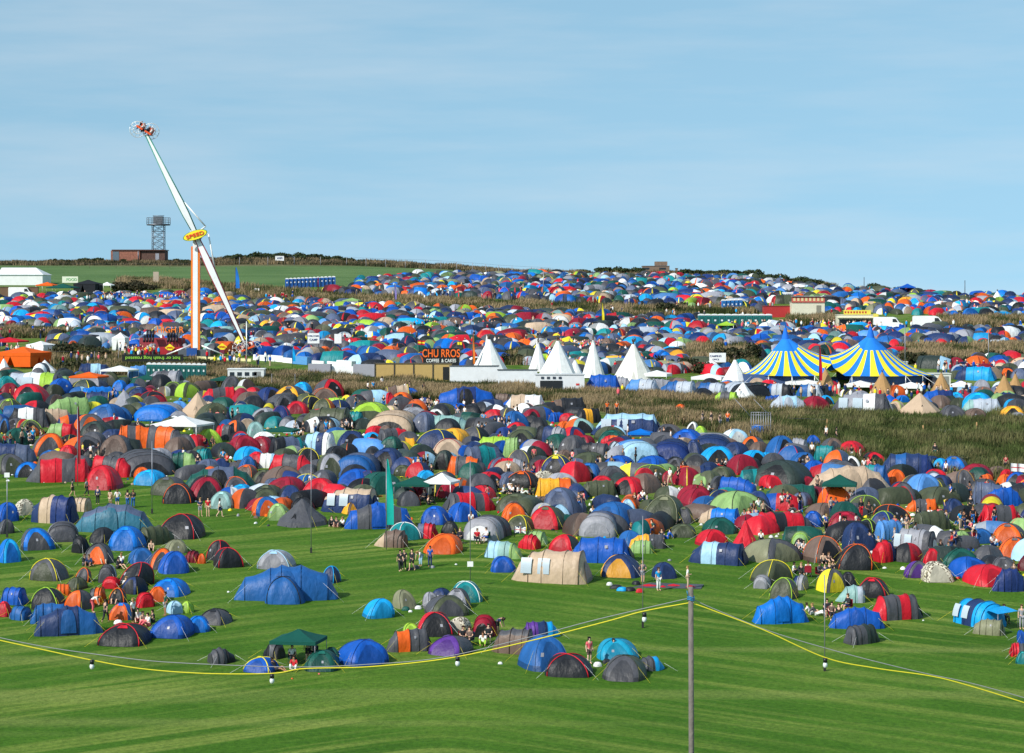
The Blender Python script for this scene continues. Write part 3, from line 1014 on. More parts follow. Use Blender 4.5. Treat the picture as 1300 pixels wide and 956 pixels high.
# ------------------------------------------------------------ canopies, tipis and the showman's things
def gazebo(cx, top, w, Yb, c, label, legs=True, rot=10, valance=.22, walls=None, flat=False):
    Yb0 = Yb; p = P(cx, Yb); m = FPX/p.y; W = w/m/(math.cos(R(rot))+math.sin(R(abs(rot))))*1.0
    loc = P(cx, Yb-W*.5*34.3/p.y*m); H = (Yb-W*.5*34.3/p.y*m-top)/m; H = max(1.5, min(H, 4.2))
    root = thing('gazebo', loc, -R(rot)); h2 = H*.72; a = W/2
    rm = MB(); n = 6; vs = []; fs = []
    prof = [(1, h2-valance), (1.0, h2), (.66, h2+(H-h2)*.28), (.33, h2+(H-h2)*.62), (.03, H)]
    for q, z in prof:
        for k in range(4):
            x0_, y0_ = [(-1,-1),(1,-1),(1,1),(-1,1)][k]; x1_, y1_ = [(1,-1),(1,1),(-1,1),(-1,-1)][k]
            for j in range(n):
                t_ = j/n; sg = .10*math.sin(math.pi*t_)*(z > h2-.01)*W*.06; vs.append((a*q*(x0_+(x1_-x0_)*t_), a*q*(y0_+(y1_-y0_)*t_), z-sg))
    N_ = 4*n
    for j in range(len(prof)-1):
        for k in range(N_): fs.append((j*N_+k, j*N_+(k+1) % N_, (j+1)*N_+(k+1) % N_, (j+1)*N_+k))
    fs.append(tuple((len(prof)-1)*N_+k for k in range(N_)))
    rm.add(vs, fs, c); rm.build('canopy', 'canvas', root)
    for sx, sy in ((1,1),(1,-1),(-1,1),(-1,-1)):
        l = MB(); l.tube([(sx*a*.97, sy*a*.97, 0), (sx*a*.97, sy*a*.97, h2)], .035 if legs else .02, 'w' if legs else 'l'); l.build('leg', 'metal', root)
    if walls:
        wm_ = MB(); hh = h2-valance-.02
        for k, f in enumerate(((-1,-1,1,-1),(1,-1,1,1),(-1,1,1,1),(-1,-1,-1,1))):
            x0_, y0_, x1_, y1_ = [v*a*.985 for v in f]
            for s0, s1 in ((0, .42), (.42, 1)):
                g0, g1 = (s0, s1-.12) if s0 == 0 else (s0+.12, s1)
                q0 = (x0_+(x1_-x0_)*g0, y0_+(y1_-y0_)*g0); q1 = (x0_+(x1_-x0_)*g1, y0_+(y1_-y0_)*g1)
                t0 = (x0_+(x1_-x0_)*s0, y0_+(y1_-y0_)*s0); t1 = (x0_+(x1_-x0_)*s1, y0_+(y1_-y0_)*s1)
                wm_.add([(*q0, .05), (*q1, .05), (*t1, hh), (*t0, hh)], [(0,1,2,3)], walls)
        wm_.build('side_wall', 'canvas', root)
    tag(root, label, 'gazebo'); BOXES.append((cx-w/2, top, cx+w/2, Yb-12)); return root
def q(x0, y0, s, x, y): return x0+x/s, y0+y/s
gazebo(379, 798, 70, 848, 'd', 'dark green pop up gazebo with people sitting under it at bottom left', legs=False)
gazebo(232, 527, 76, 568, 'w', 'large white gazebo open at the sides in the left camp', rot=14)
gazebo(561, 600, 46, 640, 'w', 'white gazebo beside the dark green flat canopy and the teal flag', rot=18)
gazebo(527, 604, 54, 640, 'd', 'dark green flat canopy touching the white gazebo by the teal flag', legs=False, flat=True)
gazebo(1066, 602, 50, 646, 'd', 'small dark green gazebo in front of the long cream family tent', legs=False)
gazebo(152, 464, 45, 484, 'w', 'white gazebo behind the orange and white canopy tent', rot=12)
gazebo(113, 472, 46, 493, 'o', 'orange roofed canopy tent with grey white side walls', walls='l', rot=12)
gazebo(186, 476, 38, 492, 'd', 'dark green pointed canopy to the right of the orange roofed canopy', legs=False)
gazebo(284, 477, 32, 493, 'd', 'dark green canopy with white legs below the long toilet row')
gazebo(813, 545, 34, 563, 'B', 'bright blue canopy in the packed camp before the pale roofed tunnel tent', legs=False)
gazebo(358, 541, 44, 560, 'd', 'dark green canopy left of the navy and white striped dome tent', legs=False)
gazebo(1152, 360, 24, 376, 'b', 'blue gazebo on the skyline at the right', legs=True)
gazebo(80, 360, 38, 378, 'd', 'green canopy beside the white van at far left', legs=False)
gazebo(60, 358, 26, 372, 'o', 'small orange canopy between the white van and the green canopy')
gazebo(136, 358, 18, 371, 'w', 'small white gazebo beside the black stall at far left')
gazebo(112, 355, 34, 374, 'k', 'black canopy stall at far left beside the small white gazebo', walls='k')
gazebo(30, 440, 66, 468, 'o', 'large orange marquee at the left edge above the camp', walls='o', rot=20, valance=.5)
gazebo(153, 422, 20, 446, 'w', 'white pagoda stall left of the red fairground ride', walls='w')
gazebo(52, 433, 36, 450, 'w', 'white marquee behind the orange marquee', walls='w', rot=25)
gazebo(12, 428, 44, 446, 'r', 'red canopy behind the orange marquee at the left edge')
gazebo(1190, 384, 22, 393, 'w', 'pale low canopy above the parked vans', legs=True)
gazebo(447, 378, 24, 390, 'p', 'pale green canopy beyond the upper grass strip', walls='l')
gazebo(922, 408, 24, 422, 'v', 'lime green canopy below the row of green toilets')
def tipi(cx, top, w, Yb, c, label, poles=8, phi=0, flap=False):
    w *= 1.12; top -= 1.5; Yb += 1; p = P(cx, Yb); m = FPX/p.y; W = w/m; loc = P(cx, Yb-W*.5*34.3/p.y*m); H = (Yb-W*.5*34.3/p.y*m-top)/m
    root = thing('tipi', loc, R(phi)); n = 18; vs = []; fs = []
    prof = [(1, 0), (.985, .03), (.72, .30), (.46, .57), (.24, .80), (.07, 1.0)]
    for z_, (qq, z) in enumerate(prof):
        for i in range(n):
            a = 2*math.pi*i/n; sg = 1 if i % 2 == 0 else .955; vs.append((math.cos(a)*qq*sg*W/2, math.sin(a)*qq*sg*W/2, z*H))
    for j in range(len(prof)-1):
        for i in range(n): fs.append((j*n+i, j*n+(i+1) % n, (j+1)*n+(i+1) % n, (j+1)*n+i))
    mb = MB(); mb.add(vs, fs, c); mb.build('canvas_cover', 'canvas', root)
    dm = MB(); dm.add([(-.5, -W*.485, .1), (.5, -W*.485, .1), (0, -W*.33, H*.33)], [(0,1,2)], dark(c, .75)); dm.build('door_flap', 'canvas', root)
    for k in range(poles):
        a = 2*math.pi*k/poles+.3; pm = MB(); rr = .14*W*(.5+.5*((k*37) % 10)/10)
        pm.tube([(math.cos(a)*.05*W, math.sin(a)*.05*W, H*.93), (-math.cos(a)*rr*.5, -math.sin(a)*rr*.5, H*(1.10+.04*(k % 3)))], .055, (.09,.06,.04), n=5); pm.build('pole', 'wood', root)
    if flap:
        fm = MB(); fm.add([(-W*.02, -.2, H*.86), (-W*.13, -.1, H*.62), (-W*.06, 0, H*1.14)], [(0,1,2)], c)
        fm.add([(-W*.02, -.22, H*.86), (-W*.13, -.12, H*.62), (-W*.06, -.02, H*1.14)], [(0,2,1)], c); fm.build('smoke_flap', 'canvas', root)
    tag(root, label, 'tipi')
tipi(621, 432, 48, 477, 'w', 'white tipi with a smoke flap beside the churros stall', 5, flap=True)
tipi(683, 436, 24, 472, 'w', 'slim white tipi leaning on the left of the twin white tipis', 3, flap=True)
tipi(708, 434, 46, 478, 'w', 'white tipi with tall poles standing behind the white hoardings', 7)
tipi(730, 458, 20, 476, 'w', 'smallest white tipi, half hidden between two taller ones', 3)
tipi(753, 433, 28, 480, 'w', 'narrow steep white tipi left of the tipi with dark poles', 3)
tipi(804, 438, 52, 486, (.80,.78,.70), 'broad cream tipi with a crown of dark poles in the centre', 11)
tipi(933, 458, 38, 492, 'w', 'rounded white tipi left of the striped big top', 6)
tipi(1266, 371, 16, 382, 'w', 'small white bell shaped tipi on the right skyline', 3)
for (cx, top, w, yb, lb) in ((1048, 470, 30, 499, 'tan pointed tent in front of the join of the striped big top'),
  (1120, 474, 34, 505, 'tan pointed tent in front of the right peak of the striped big top'),
  (1195, 475, 26, 499, 'tan pointed tent right of the striped big top'),
  (1275, 478, 32, 508, 'tan pointed tent, left one of the pair at the right edge'),
  (1289, 476, 26, 504, 'tan pointed tent, right one of the pair at the right edge')):
    tipi(cx, top, w, yb, 'T', lb, 2)
# striped big top with two peaks
def big_top():
    c0 = P(1047, 489); D = c0.y; m = FPX/D
    root = thing('big_top', c0)
    gap = (1105-997)/m; pk = [Vector((-(1047-997)/m, 0, 0)), Vector(((1105-1047)/m, 0, 0))]
    hs = [(489-432)/m+.4, (489-432)/m+.6]; rim = 1.5
    for s_, (c, H) in enumerate(zip(pk, hs)):
        mb = MB(); cap = MB(); n = 40; sub = 3; rows_ = 9; Rr = 7.4 if s_ == 0 else 8.4
        vs = []; fs = []; cs = []
        def rad(a):
            r0 = Rr*(1+.04*math.cos(4*a))*(1-.16*max(0, -math.cos(a)) if s_ == 0 else 1)
            cosv = math.cos(a) if s_ == 0 else -math.cos(a)
            if cosv > .05: r0 = min(r0, gap*.5/cosv)
            return r0
        def pt(a, t_):      # t_ 0 at the rim, 1 at the peak
            r0 = rad(a); cosv = math.cos(a) if s_ == 0 else -math.cos(a)
            join = 1 if (cosv > .05 and gap*.5/cosv < Rr) else 0
            zr = rim + (2.6*max(0, cosv-.55)/.45 if cosv > .55 else 0); r = r0*(1-t_)+.35*t_
            f = t_**1.75
            return Vector((c.x+math.cos(a)*r, c.y+math.sin(a)*r, zr+(H-zr)*(.16*t_+.84*f)))
        na = n*sub
        for j in range(rows_+1):
            for i in range(na): vs.append(pt(2*math.pi*i/na, .97*j/rows_))
        for j in range(rows_):
            for i in range(na):
                fs.append((j*na+i, j*na+(i+1) % na, (j+1)*na+(i+1) % na, (j+1)*na+i)); cs.append(((.02,.22,.76) if (i//sub) % 2 == 0 else (.90,.74,.04)) if j < rows_-2 else (.02,.22,.76))
        mb.add(vs, fs, cs, smooth=False); mb.build('striped_canopy', 'canvas', root)
        cap.add([vs[rows_*na+i] for i in range(0, na, 4)]+[(c.x+.16*math.cos(2*math.pi*i/(na//4)), c.y+.16*math.sin(2*math.pi*i/(na//4)), H+1.3) for i in range(na//4)],
                [(i, (i+1) % (na//4), na//4+(i+1) % (na//4), na//4+i) for i in range(na//4)], (.02,.17,.72)); cap.build('peak_cap', 'canvas', root)
        mm = MB(); mm.tube([(c.x, c.y, 0), (c.x, c.y, H+1.7)], .08, (.02,.12,.5)); mm.build('king_pole', 'metal', root)
        for k in range(14):
            a = 2*math.pi*(k+.5)/14; p_ = pt(a, 0)
            if (s_ == 0 and math.cos(a) > .45) or (s_ == 1 and math.cos(a) < -.45): continue
            sm_ = MB(); sm_.tube([(p_.x, p_.y, 0), p_], .05, 'w'); sm_.build('side_pole', 'metal', root)
            g = MB(); d = Vector((math.cos(a), math.sin(a), 0)); g.tube([p_, Vector((p_.x, p_.y, .05))+d*2.4], .025, 'w', n=4); g.build('guy_rope', 'rope', root)
    for s_, (c, Rr) in enumerate(zip(pk, (7.0, 8.2))):
        wm_ = MB(); vs = []; n = 30
        for i in range(n+1):
            a = R(60+240*i/n) if s_ == 0 else R(-120+240*i/n); r0 = Rr*.93
            vs += [(c.x+math.cos(a)*r0, c.y+math.sin(a)*r0, .02), (c.x+math.cos(a)*r0, c.y+math.sin(a)*r0, rim+.15)]
        wm_.add(vs, [(2*i, 2*i+2, 2*i+3, 2*i+1) for i in range(n)], (.05,.09,.2)); wm_.build('side_wall', 'canvas', root)
    tag(root, 'blue and yellow striped circus big top with two peaks', 'big top'); BOXES.append((945, 420, 1185, 500))
big_top()
# white stretch canopies round the big top
for (cx, top, w, yb, c, lb) in ((900, 474, 48, 490, 'w', 'low white domed canopy left of the rounded white tipi'), (965, 478, 40, 491, 'w', 'low white domed canopy right of the rounded white tipi'),
    (1020, 480, 50, 497, 'w', 'white open canopy with a blue stripe before the left peak of the big top'), (1092, 483, 44, 500, 'w', 'white awning under the right peak of the big top'),
    (1156, 486, 40, 501, 'w', 'white awning at the right foot of the big top'), (1220, 487, 32, 499, 'w', 'white awning between the tan pointed tents at the right'),
    (834, 470, 40, 486, 'w', 'white canopy with a bright blue panel right of the broad cream tipi')):
    gazebo(cx, top, w, yb, c, lb, rot=16, valance=.4)
# --- vehicles
def van(cx, yb, w, rz, label):
    p = P(cx, yb); m = FPX/p.y; s = min(1.35, w/m/5.6/max(.5, abs(math.cos(R(rz))))); root = thing('van', p, R(rz)); root.scale = (s, s, s)
    b = MB(); prof = [(-2.8,.45),(-2.8,2.35),(-2.6,2.5),(.9,2.5),(1.5,2.3),(2.15,1.45),(2.75,1.2),(2.85,.8),(2.8,.42)]
    vs = [(x, y, z) for y in (-1, 1) for x, z in prof]; n = len(prof)
    b.add(vs, [(i, (i+1) % n, n+(i+1) % n, n+i) for i in range(n)]+[tuple(range(n))[::-1], tuple(n+i for i in range(n))], (.78,.78,.76)); b.build('body', 'paint', root)
    g = MB(); g.add([(1.52,-.86,2.27),(2.14,-.86,1.48),(2.14,.86,1.48),(1.52,.86,2.27)], [(0,1,2,3)], (.02,.025,.03), M=Matrix.Translation((.015,0,.012))); g.build('windscreen', 'paint', root)
    for sy in (-1, 1):
        g = MB(); g.add([(.85,sy*1.006,1.5),(1.9,sy*1.006,1.5),(1.45,sy*1.006,2.15),(.85,sy*1.006,2.15)], [(0,1,2,3)], (.02,.025,.03)); g.build('side_window', 'paint', root)
        g = MB(); g.box(2.82, sy*.75, .95, .08, .35, .2, 'l'); g.build('headlight', 'paint', root)
    for x in (-1.8, 1.9):
        for sy in (-.86, .86):
            wh = MB(); wh.tube([(x, sy-.12, .35), (x, sy+.16, .35)], .35, (.015,.015,.016), n=16); wo_ = wh.build('wheel', 'paint', root)
            rm = MB(); sgn = 1 if sy > 0 else -1; rm.tube([(x, sy+sgn*.15, .35), (x, sy+sgn*.18, .35)], .19, 'l', n=12); rm.build('rim', 'metal', wo_)
    tag(root, label, 'van')
van(28, 379, 32, -8, 'white van parked beside the pale marquee at far left')
van(1128, 419, 36, -14, 'white van parked right beside the cream food trailer')
van(1180, 420, 42, -10, 'white van, the right one of the two by the food trailer')
van(1158, 487, 30, -20, 'white van parked behind the right foot of the big top')
def toilets(x0, yb0, x1, yb1, n, c, label, roof='w', hk=1.0):
    for k in range(n):
        t_ = (k+.5)/n; X = x0+(x1-x0)*t_; p = P(X, yb0+(yb1-yb0)*t_); root = thing('portable_toilet', p, R(4))
        w = abs(x1-x0)/n/(FPX/p.y)*.94; w = min(w, 1.5); d = 1.15; h = 2.05*hk
        b = MB(); b.box(0, 0, h/2, w, d, h, c); b.build('cabin', 'paint', root)
        rf = MB(); vs = []; fs = []
        for j in range(7):
            a = math.pi*j/6
            for y in (-d/2-.05, d/2+.05): vs.append((-math.cos(a)*(w/2+.01), y, h+math.sin(a)*.28))
        fs = [(2*j, 2*j+1, 2*j+3, 2*j+2) for j in range(6)]+[tuple(2*j for j in range(7)), tuple(2*j+1 for j in range(7))[::-1]]
        rf.add(vs, fs, roof); rf.build('roof', 'paint', root)
        dr = MB(); dr.box(0, -d/2-.02, h*.47, w*.7, .04, h*.82, dark(c, .6)); ddr = dr.build('door', 'paint', root)
        sg = MB(); sg.box(0, -d/2-.05, h*.62, w*.3, .02, .3, 'w'); sg.build('notice', 'paint', ddr)
        REC.append([root, f'{label[0]} portable toilet in {label[1]}', X, yb0, 'portable toilet', None]); root['group'] = label[2]
toilets(186, 481, 262, 482, 12, (.02,.16,.15), ('dark green', 'the long row before the ride', 'green toilets before the ride'))
toilets(886, 417, 980, 417, 11, (.02,.17,.16), ('green', 'the row by the upper grass strip', 'green toilets by the upper grass strip'), hk=1.15)
toilets(362, 366, 426, 363, 13, (.02,.13,.50), ('blue', 'the row below the far green field', 'blue toilets by the far field'))
toilets(916, 395, 942, 394, 5, (.03,.2,.55), ('light blue', 'the short row by the red cabin', 'blue toilets by the red cabin'))
def cabin(cx, yb, w, h, d, c, label, name='cabin', roofc=None, rz=0, door=True, win=0, cat='cabin', signs=None, lift=0):
    p = P(cx, yb); m = FPX/p.y; W = w/m; H = h/m; root = thing(name, p, R(rz))
    b = MB(); b.box(0, d/2, H/2+lift, W, d, H, c); b.build('wall', 'paint', root)
    r = MB(); r.box(0, d/2, H+.06+lift, W+.2, d+.2, .12, roofc or dark(c, .8)); r.build('roof', 'paint', root)
    if door:
        dr = MB(); dr.box(W*.32, -.02, H*.42, min(.9, W*.2), .05, H*.8, dark(c, .35)); dr.build('door', 'paint', root)
    for k in range(win):
        wn = MB(); wn.box(W*(-.38+.62*k/max(1, win-1)), -.02, H*.62, W*.5/max(win,1), .05, H*.3, (.02,.03,.04)); wn.build('window', 'paint', root)
    tag(root, label, cat); BOXES.append((cx-w/2, yb-h, cx+w/2, yb-2)); return root, W, H
cabin(312, 484, 46, 15, 2.5, (.70,.72,.70), 'long low white toilet block right of the green toilet row', roofc='w', win=4, cat='toilet block', name='toilet_block')
root, W, H = cabin(987, 403, 34, 14, 3, (.42,.03,.03), 'dark red container by the row of green toilets', roofc=(.3,.03,.03), door=False, name='container', cat='container')
root, W, H = cabin(1026, 404, 42, 20, 3, (.72,.68,.52), 'cream kiosk with a patterned red fascia by the red container', win=0, name='kiosk', cat='kiosk')
f = MB(); f.box(0, -.12, H+.55, W, .12, 1.1, (.55,.12,.09)); [f.box(W*(-.42+.12*k), -.2, H+.55, W*.07, .03, .55, (.75,.6,.3)) for k in range(8)]; fo = f.build('fascia', 'paint', root)
f = MB(); f.box(0, -.1, H+1.2, W*1.04, .8, .12, 'l'); f.build('top_board', 'paint', root)
root, W, H = cabin(1086, 418, 46, 18, 2.4, (.68,.64,.5), 'cream food trailer with a yellow fascia and open hatch', name='food_trailer', cat='food trailer', door=False)
f = MB(); f.box(0, -.06, H*.45, W*.9, .06, H*.5, (.03,.03,.035)); f.build('serving_hatch', 'paint', root)
f = MB(); f.box(0, -.55, H*.82, W, 1.0, .1, (.8,.75,.5)); f.build('canopy', 'paint', root)
f = MB(); f.box(.3, -.1, H+.5, W*.75, .1, .8, (.8,.65,.08)); [f.box(W*(-.28+.08*k), -.17, H+.5, W*.045, .02, .35, (.5,.06,.03)) for k in range(8)]; f.build('fascia', 'paint', root)
f = MB(); f.box(W*.56, -.2, H*.55, .9, .1, H*1.1, (.75,.62,.1)); f.build('side_board', 'paint', root)
cabin(26, 362, 56, 13, 10, (.80,.80,.78), 'large white frame marquee at the left edge below the green field', name='marquee', cat='marquee', door=False, roofc='w')
mr, W, H = cabin(24, 379, 48, 14, 1.0, (.16,.09,.05), 'brown hoarding behind the white van at the left edge', name='hoarding', cat='hoarding', door=False)
# ridged roof for the marquee
mo = [o for o in COL.objects if o.name.startswith('marquee')][0]; rr = MB(); pm_ = P(26, 362); mm_ = FPX/pm_.y; W = 56/mm_
rr.add([(-W/2-.3,-.3,2.4),(W/2+.3,-.3,2.4),(W/2+.3,10.3,2.4),(-W/2-.3,10.3,2.4),(-W/2-.3,5,4.1),(W/2-2.5,5,4.1)], [(0,1,5,4),(1,2,5),(2,3,4,5),(3,0,4)], 'w'); rr.build('ridge_roof', 'canvas', mo)
# white van-like box body and small lorry behind the tan tents
cabin(1192, 490, 30, 15, 3, (.72,.72,.64), 'cream portable cabin behind the tan pointed tents', name='portable_cabin', cat='cabin')
cabin(1143, 469, 18, 9, 2.2, (.8,.8,.8), 'white cabin behind the right peak of the big top', name='portable_cabin', cat='cabin')
# hoardings and containers in front of the tipis
root, W, H = cabin(525, 484, 98, 22, .8, (.50,.34,.12), 'yellow ochre hoarding with a doorway under the churros sign', name='hoarding', cat='hoarding', door=False, roofc=(.12,.09,.05))
f = MB(); f.box(W*.42, -.03, H*.45, W*.08, .05, H*.75, (.02,.02,.02)); f.build('doorway', 'paint', root)
for k in range(5):
    f = MB(); f.box(W*(-.5+.25*k), -.06, H*.55, .14, .1, H*1.15, (.05,.045,.04)); f.build('post', 'wood', root)
cabin(602, 489, 62, 24, .5, (.78,.79,.79), 'white hoarding directly right of the yellow ochre hoarding', name='hoarding', cat='hoarding', door=False, roofc=(.1,.1,.1))
cabin(657, 493, 50, 23, .5, (.76,.78,.79), 'white hoarding in the middle, below the slim tipi', name='hoarding', cat='hoarding', door=False, roofc=(.1,.1,.1))
root, W, H = cabin(711, 500, 62, 24, 2.4, (.74,.75,.76), 'white container with a dark open hatch beside the blue tunnel tent', name='container', cat='container', door=False)
f = MB(); f.box(-W*.18, -.04, H*.4, W*.46, .06, H*.6, (.02,.022,.025)); f.build('open_hatch', 'paint', root)
for k in range(4):
    f = MB(); f.box(W*(-.36+.12*k), -.05, H*.85, W*.06, .04, H*.12, (.05,.06,.08)); f.build('vent', 'paint', root)
f = MB(); f.box(W*.36, -.04, H*.5, W*.07, .02, H*.1, (.6,.05,.05)); f.build('emblem', 'paint', root)
# long low white roofs running left of the churros stall
def long_wall(X0, Y0, X1, Y1, h, c, label, name='trackside_barrier'):
    a, b = P(X0, Y0), P(X1, Y1); root = thing(name, a); v = b-a; L_ = v.xy.length; ang = math.atan2(v.y, v.x)
    root.rotation_euler = (0, -math.atan2(v.z, L_), ang); n = max(3, int(L_/2.5))
    for k in range(n):
        m_ = MB(); s9 = hsh(X0, k); hk = h*(.62+.5*s9); cc = c if s9 < .8 else ('l' if s9 < .9 else (.1,.3,.6)); m_.box(L_*(k+.5)/n, .3*math.sin(k*1.7), hk/2, L_/n*(.985 if s9 > .25 else .8), .35+.8*(s9 > .6), hk, cc, rz=.05*math.sin(k*2.3)); m_.build('panel', 'paint', root)
    tag(root, label, 'barrier')
long_wall(322, 457, 450, 468, 1.1, 'w', 'upper white panel wall running right from the tall ride')
long_wall(392, 477, 478, 478, 1.7, 'w', 'lower white panel wall left of the yellow ochre hoarding')
long_wall(430, 466, 500, 463, .6, (.06,.35,.75), 'low bright blue barrier behind the white panel walls')
long_wall(250, 456, 320, 459, .5, (.75,.68,.35), 'low cream fence rail at the foot of the tall ride')
# churros sign
def board(cx, yb, w, h, c, lift_px, label, texts=(), posts=True, name='sign', rz=0, frame=None):
    p = P(cx, yb); m = FPX/p.y; W = w/m; H = h/m; z0 = lift_px/m; root = thing(name, p, R(rz))
    b = MB(); b.box(0, 0, z0+H/2, W, .12, H, c); bo = b.build('board', 'paint', root)
    if posts:
        for s_ in (-.42, .42):
            q_ = MB(); q_.tube([(W*s_, .12, 0), (W*s_, .12, z0+H)], .06, 'g'); q_.build('post', 'metal', root)
    if texts:
        tm = MB()
        for (s_, size, col, xx, zz, kw) in texts: put_text(tm, s_, size*H, col, (xx*W, -.08, z0+zz*H), **kw)
        tm.build('lettering', 'paint', bo)
    tag(root, label, 'sign'); return root
board(560, 474, 46, 25, (.012,.012,.014), 7, 'black stall sign reading CHURROS in orange letters', [('CHU RROS', .56, (.95,.16,.02), 0, .72, dict(stretch=.70)), ('COFFEE  & CAKES', .24, 'w', 0, .36, dict(stretch=.80)), ('HOT    FRESH', .17, (.6,.08,.03), 0, .1, dict())])
board(194, 466, 78, 9, (.015,.015,.012), 7, 'long black banner with green lettering upside down below the red ride', [('hot or fresh hog roasted', .62, (.30,.62,.06), 0, .5, dict(rot180=True, stretch=1.25))], name='banner')
board(398, 452, 15, 13, 'w', 16, 'white board on a post among the tents, left of the other white board', [('WELCOME', .22, 'n', 0, .72, {}), ('CAMP', .3, 'n', 0, .35, {})])
board(429, 452, 9, 12, 'w', 16, 'narrow white board on a post, right of the wider one')
board(911, 470, 21, 12, 'w', 10, 'white notice board with a blue mark beside the rounded white tipi', [('CAMPING', .28, 'n', -.12, .65, {}), ('OFFICE', .22, 'n', -.12, .3, {})])
board(1000, 380, 14, 7, 'w', 2, 'small white sign above the cream kiosk', [('PASTIES', .6, 'n', 0, .5, {})])
board(355, 334, 11, 6, 'w', 3, 'white sign on the hilltop fence', [('WIFI', .6, 'n', 0, .5, {})])
board(89, 366, 20, 8, (.72,.74,.6), 7, 'pale banner above the green canopy at far left', [('FOOD', .6, (.2,.45,.2), .1, .5, {})])
board(217, 392, 26, 9, (.80,.22,.05), 2, 'orange and white stall sign among the tents left of the tall ride', [('SHOWERS', .5, 'w', 0, .55, dict(stretch=.9))])
board(198, 363, 7, 18, (.45,.36,.27), 0, 'tall narrow wooden board standing in the green field', posts=False)
def flag(X, Yb, top, w, c, label, kind='feather', c2=None, polec='g'):
    p = P(X, Yb); m = FPX/p.y; H = (Yb-top)/m; root = thing('flag', p, 0)
    q_ = MB(); q_.tube([(0,0,0),(0,0,H)], .04, polec); q_.build('pole', 'metal', root)
    f_ = MB(); W = w/m
    if kind == 'feather':
        vs = []; n = 12
        for j in range(n+1):
            t_ = j/n; z = H*(.28+.74*t_); ww = W*(1-.92*max(0, t_-.25)**1.6*1.4); ww = max(ww, .03)
            for k in range(4): vs.append((ww*k/3+.03, .12*math.sin(t_*7+k*.9)*k/3, z))
        fs = [(j*4+k, j*4+k+1, (j+1)*4+k+1, (j+1)*4+k) for j in range(n) for k in range(3)]
        f_.add(vs, fs, c, smooth=True)
    else:
        hh = W*.6; vs = []; fs = []; cs = []; nx, nz = 15, 9
        for j in range(nz+1):
            for k in range(nx+1): vs.append((W*k/nx+.03, .16*W*math.sin(k*.7+.5)*k/nx, H-hh+hh*j/nz-.12*hh*(k/nx)))
        for j in range(nz):
            for k in range(nx):
                fs.append((j*(nx+1)+k, j*(nx+1)+k+1, (j+1)*(nx+1)+k+1, (j+1)*(nx+1)+k))
                if kind == 'cross': cs.append('r' if j == nz//2 or k == nx//2 else 'w')
                elif kind == 'union':
                    dgl = abs(j/(nz-1)-k/(nx-1)) < .14 or abs(1-j/(nz-1)-k/(nx-1)) < .14
                    cs.append('r' if (j == nz//2 or k == nx//2) else ('w' if (abs(j-nz//2) < 2 or abs(k-nx//2) < 2 or dgl) else 'N'))
                elif kind == 'band3': cs.append('r' if j < 3 or j > 5 else 'y')
                else: cs.append(c)
        f_.add(vs, fs, cs, smooth=True)
    f_.build('cloth', 'canvas', root); tag(root, label, 'flag')
flag(490.5, 698, 585, 9, (.01,.42,.36), 'tall teal feather flag on a pole in the middle of the lawn', polec='l')
flag(98.5, 617, 517, 3.5, (.30,.025,.03), 'tall slim dark red banner on a pole in the left camp', polec='l')
flag(1040, 500, 440, 3.6, (.5,.01,.03), 'tall red feather flag before the join of the big top')
flag(299, 376, 340, 5, (.02,.18,.60), 'blue feather flag right of the ride tower near the green field')
flag(371, 466, 440, 4, 'c', 'sky blue feather flag by the white panel walls')
flag(764, 415, 386, 3, 'y', 'thin yellow feather flag in the middle camp')
flag(600, 477, 424, 3, (.75,.2,.03), 'orange feather flag beside the tipi by the churros stall')
flag(501, 388, 360, 2.4, (.25,.2,.5), 'purple feather flag beyond the upper grass strip')
flag(1283, 612, 588, 17, 'w', 'white flag with a red cross at the right edge of the camp', kind='cross')
flag(653, 682, 668, 14, 'N', 'union flag spread beside a blue dome tent', kind='union')
flag(530, 458, 432, 9, 'r', 'red and yellow banded flag above the churros sign', kind='band3')
flag(580, 458, 434, 6, 'y', 'yellow flag at the right end of the churros sign', kind='plain')
flag(1240, 700, 690, 1, 'g', 'thin bare stick flag near the yellow dome tent', kind='plain') if False else None
flag(206, 441, 425, 4, (.6,.02,.05), 'dark red feather flag on the red fairground ride')
flag(1162, 497, 486, 5, 'w', 'small white and blue flag at the right foot of the big top', kind='plain')
flag(323, 372, 366, 6, 'w', 'small white flag near the blue tents at the grass strip', kind='plain')
def mast(X, top, Yb, label, r=.035, plate=None, c='l'):
    p = P(X, Yb); m = FPX/p.y; H = (Yb-top)/m; root = thing('mast', p)
    q_ = MB(); q_.tube([(0,0,0),(0,0,H)], r, c, n=6); q_.build('pole', 'metal', root)
    b_ = MB(); b_.box(0,0,.22,.16,.16,.44,(.03,.03,.03)); b_.build('base_block', 'paint', root)
    if plate:
        s_ = MB(); s_.box(0,-.06,(Yb-plate)/m,.45,.03,.4,'w'); s_.build('plate', 'paint', root)
    tag(root, label, 'mast')
mast(395, 560, 702, 'thin bare mast at the end of the pale track, right of the charcoal pyramid tent')
mast(597, 585, 745, 'thin mast carrying a small white plate near the beige tunnel tent', plate=716)
mast(816, 655, 797, 'thin bare mast in the open grass left of the wooden pole')
mast(1047, 730, 852, 'thin bare mast in the open grass right of the wooden pole')
mast(193, 560, 652, 'thin bare mast beside the charcoal dome tent with red hem')
mast(9, 600, 682, 'thin mast at the left edge of the lawn', plate=603)
mast(313, 408, 466, 'white flag pole at the foot of the tall ride', r=.09, c='w')
mast(1149, 412, 470, 'tall grey mast behind the right peak of the big top', r=.07)
mast(1255, 418, 470, 'tall grey mast among the tents at far right', r=.05)
mast(323, 358, 378, 'short dark mast near the blue toilets', r=.08, c='k') if False else None
mast(404, 352, 372, 'dark red and grey post below the blue toilets', r=.12, c='C')
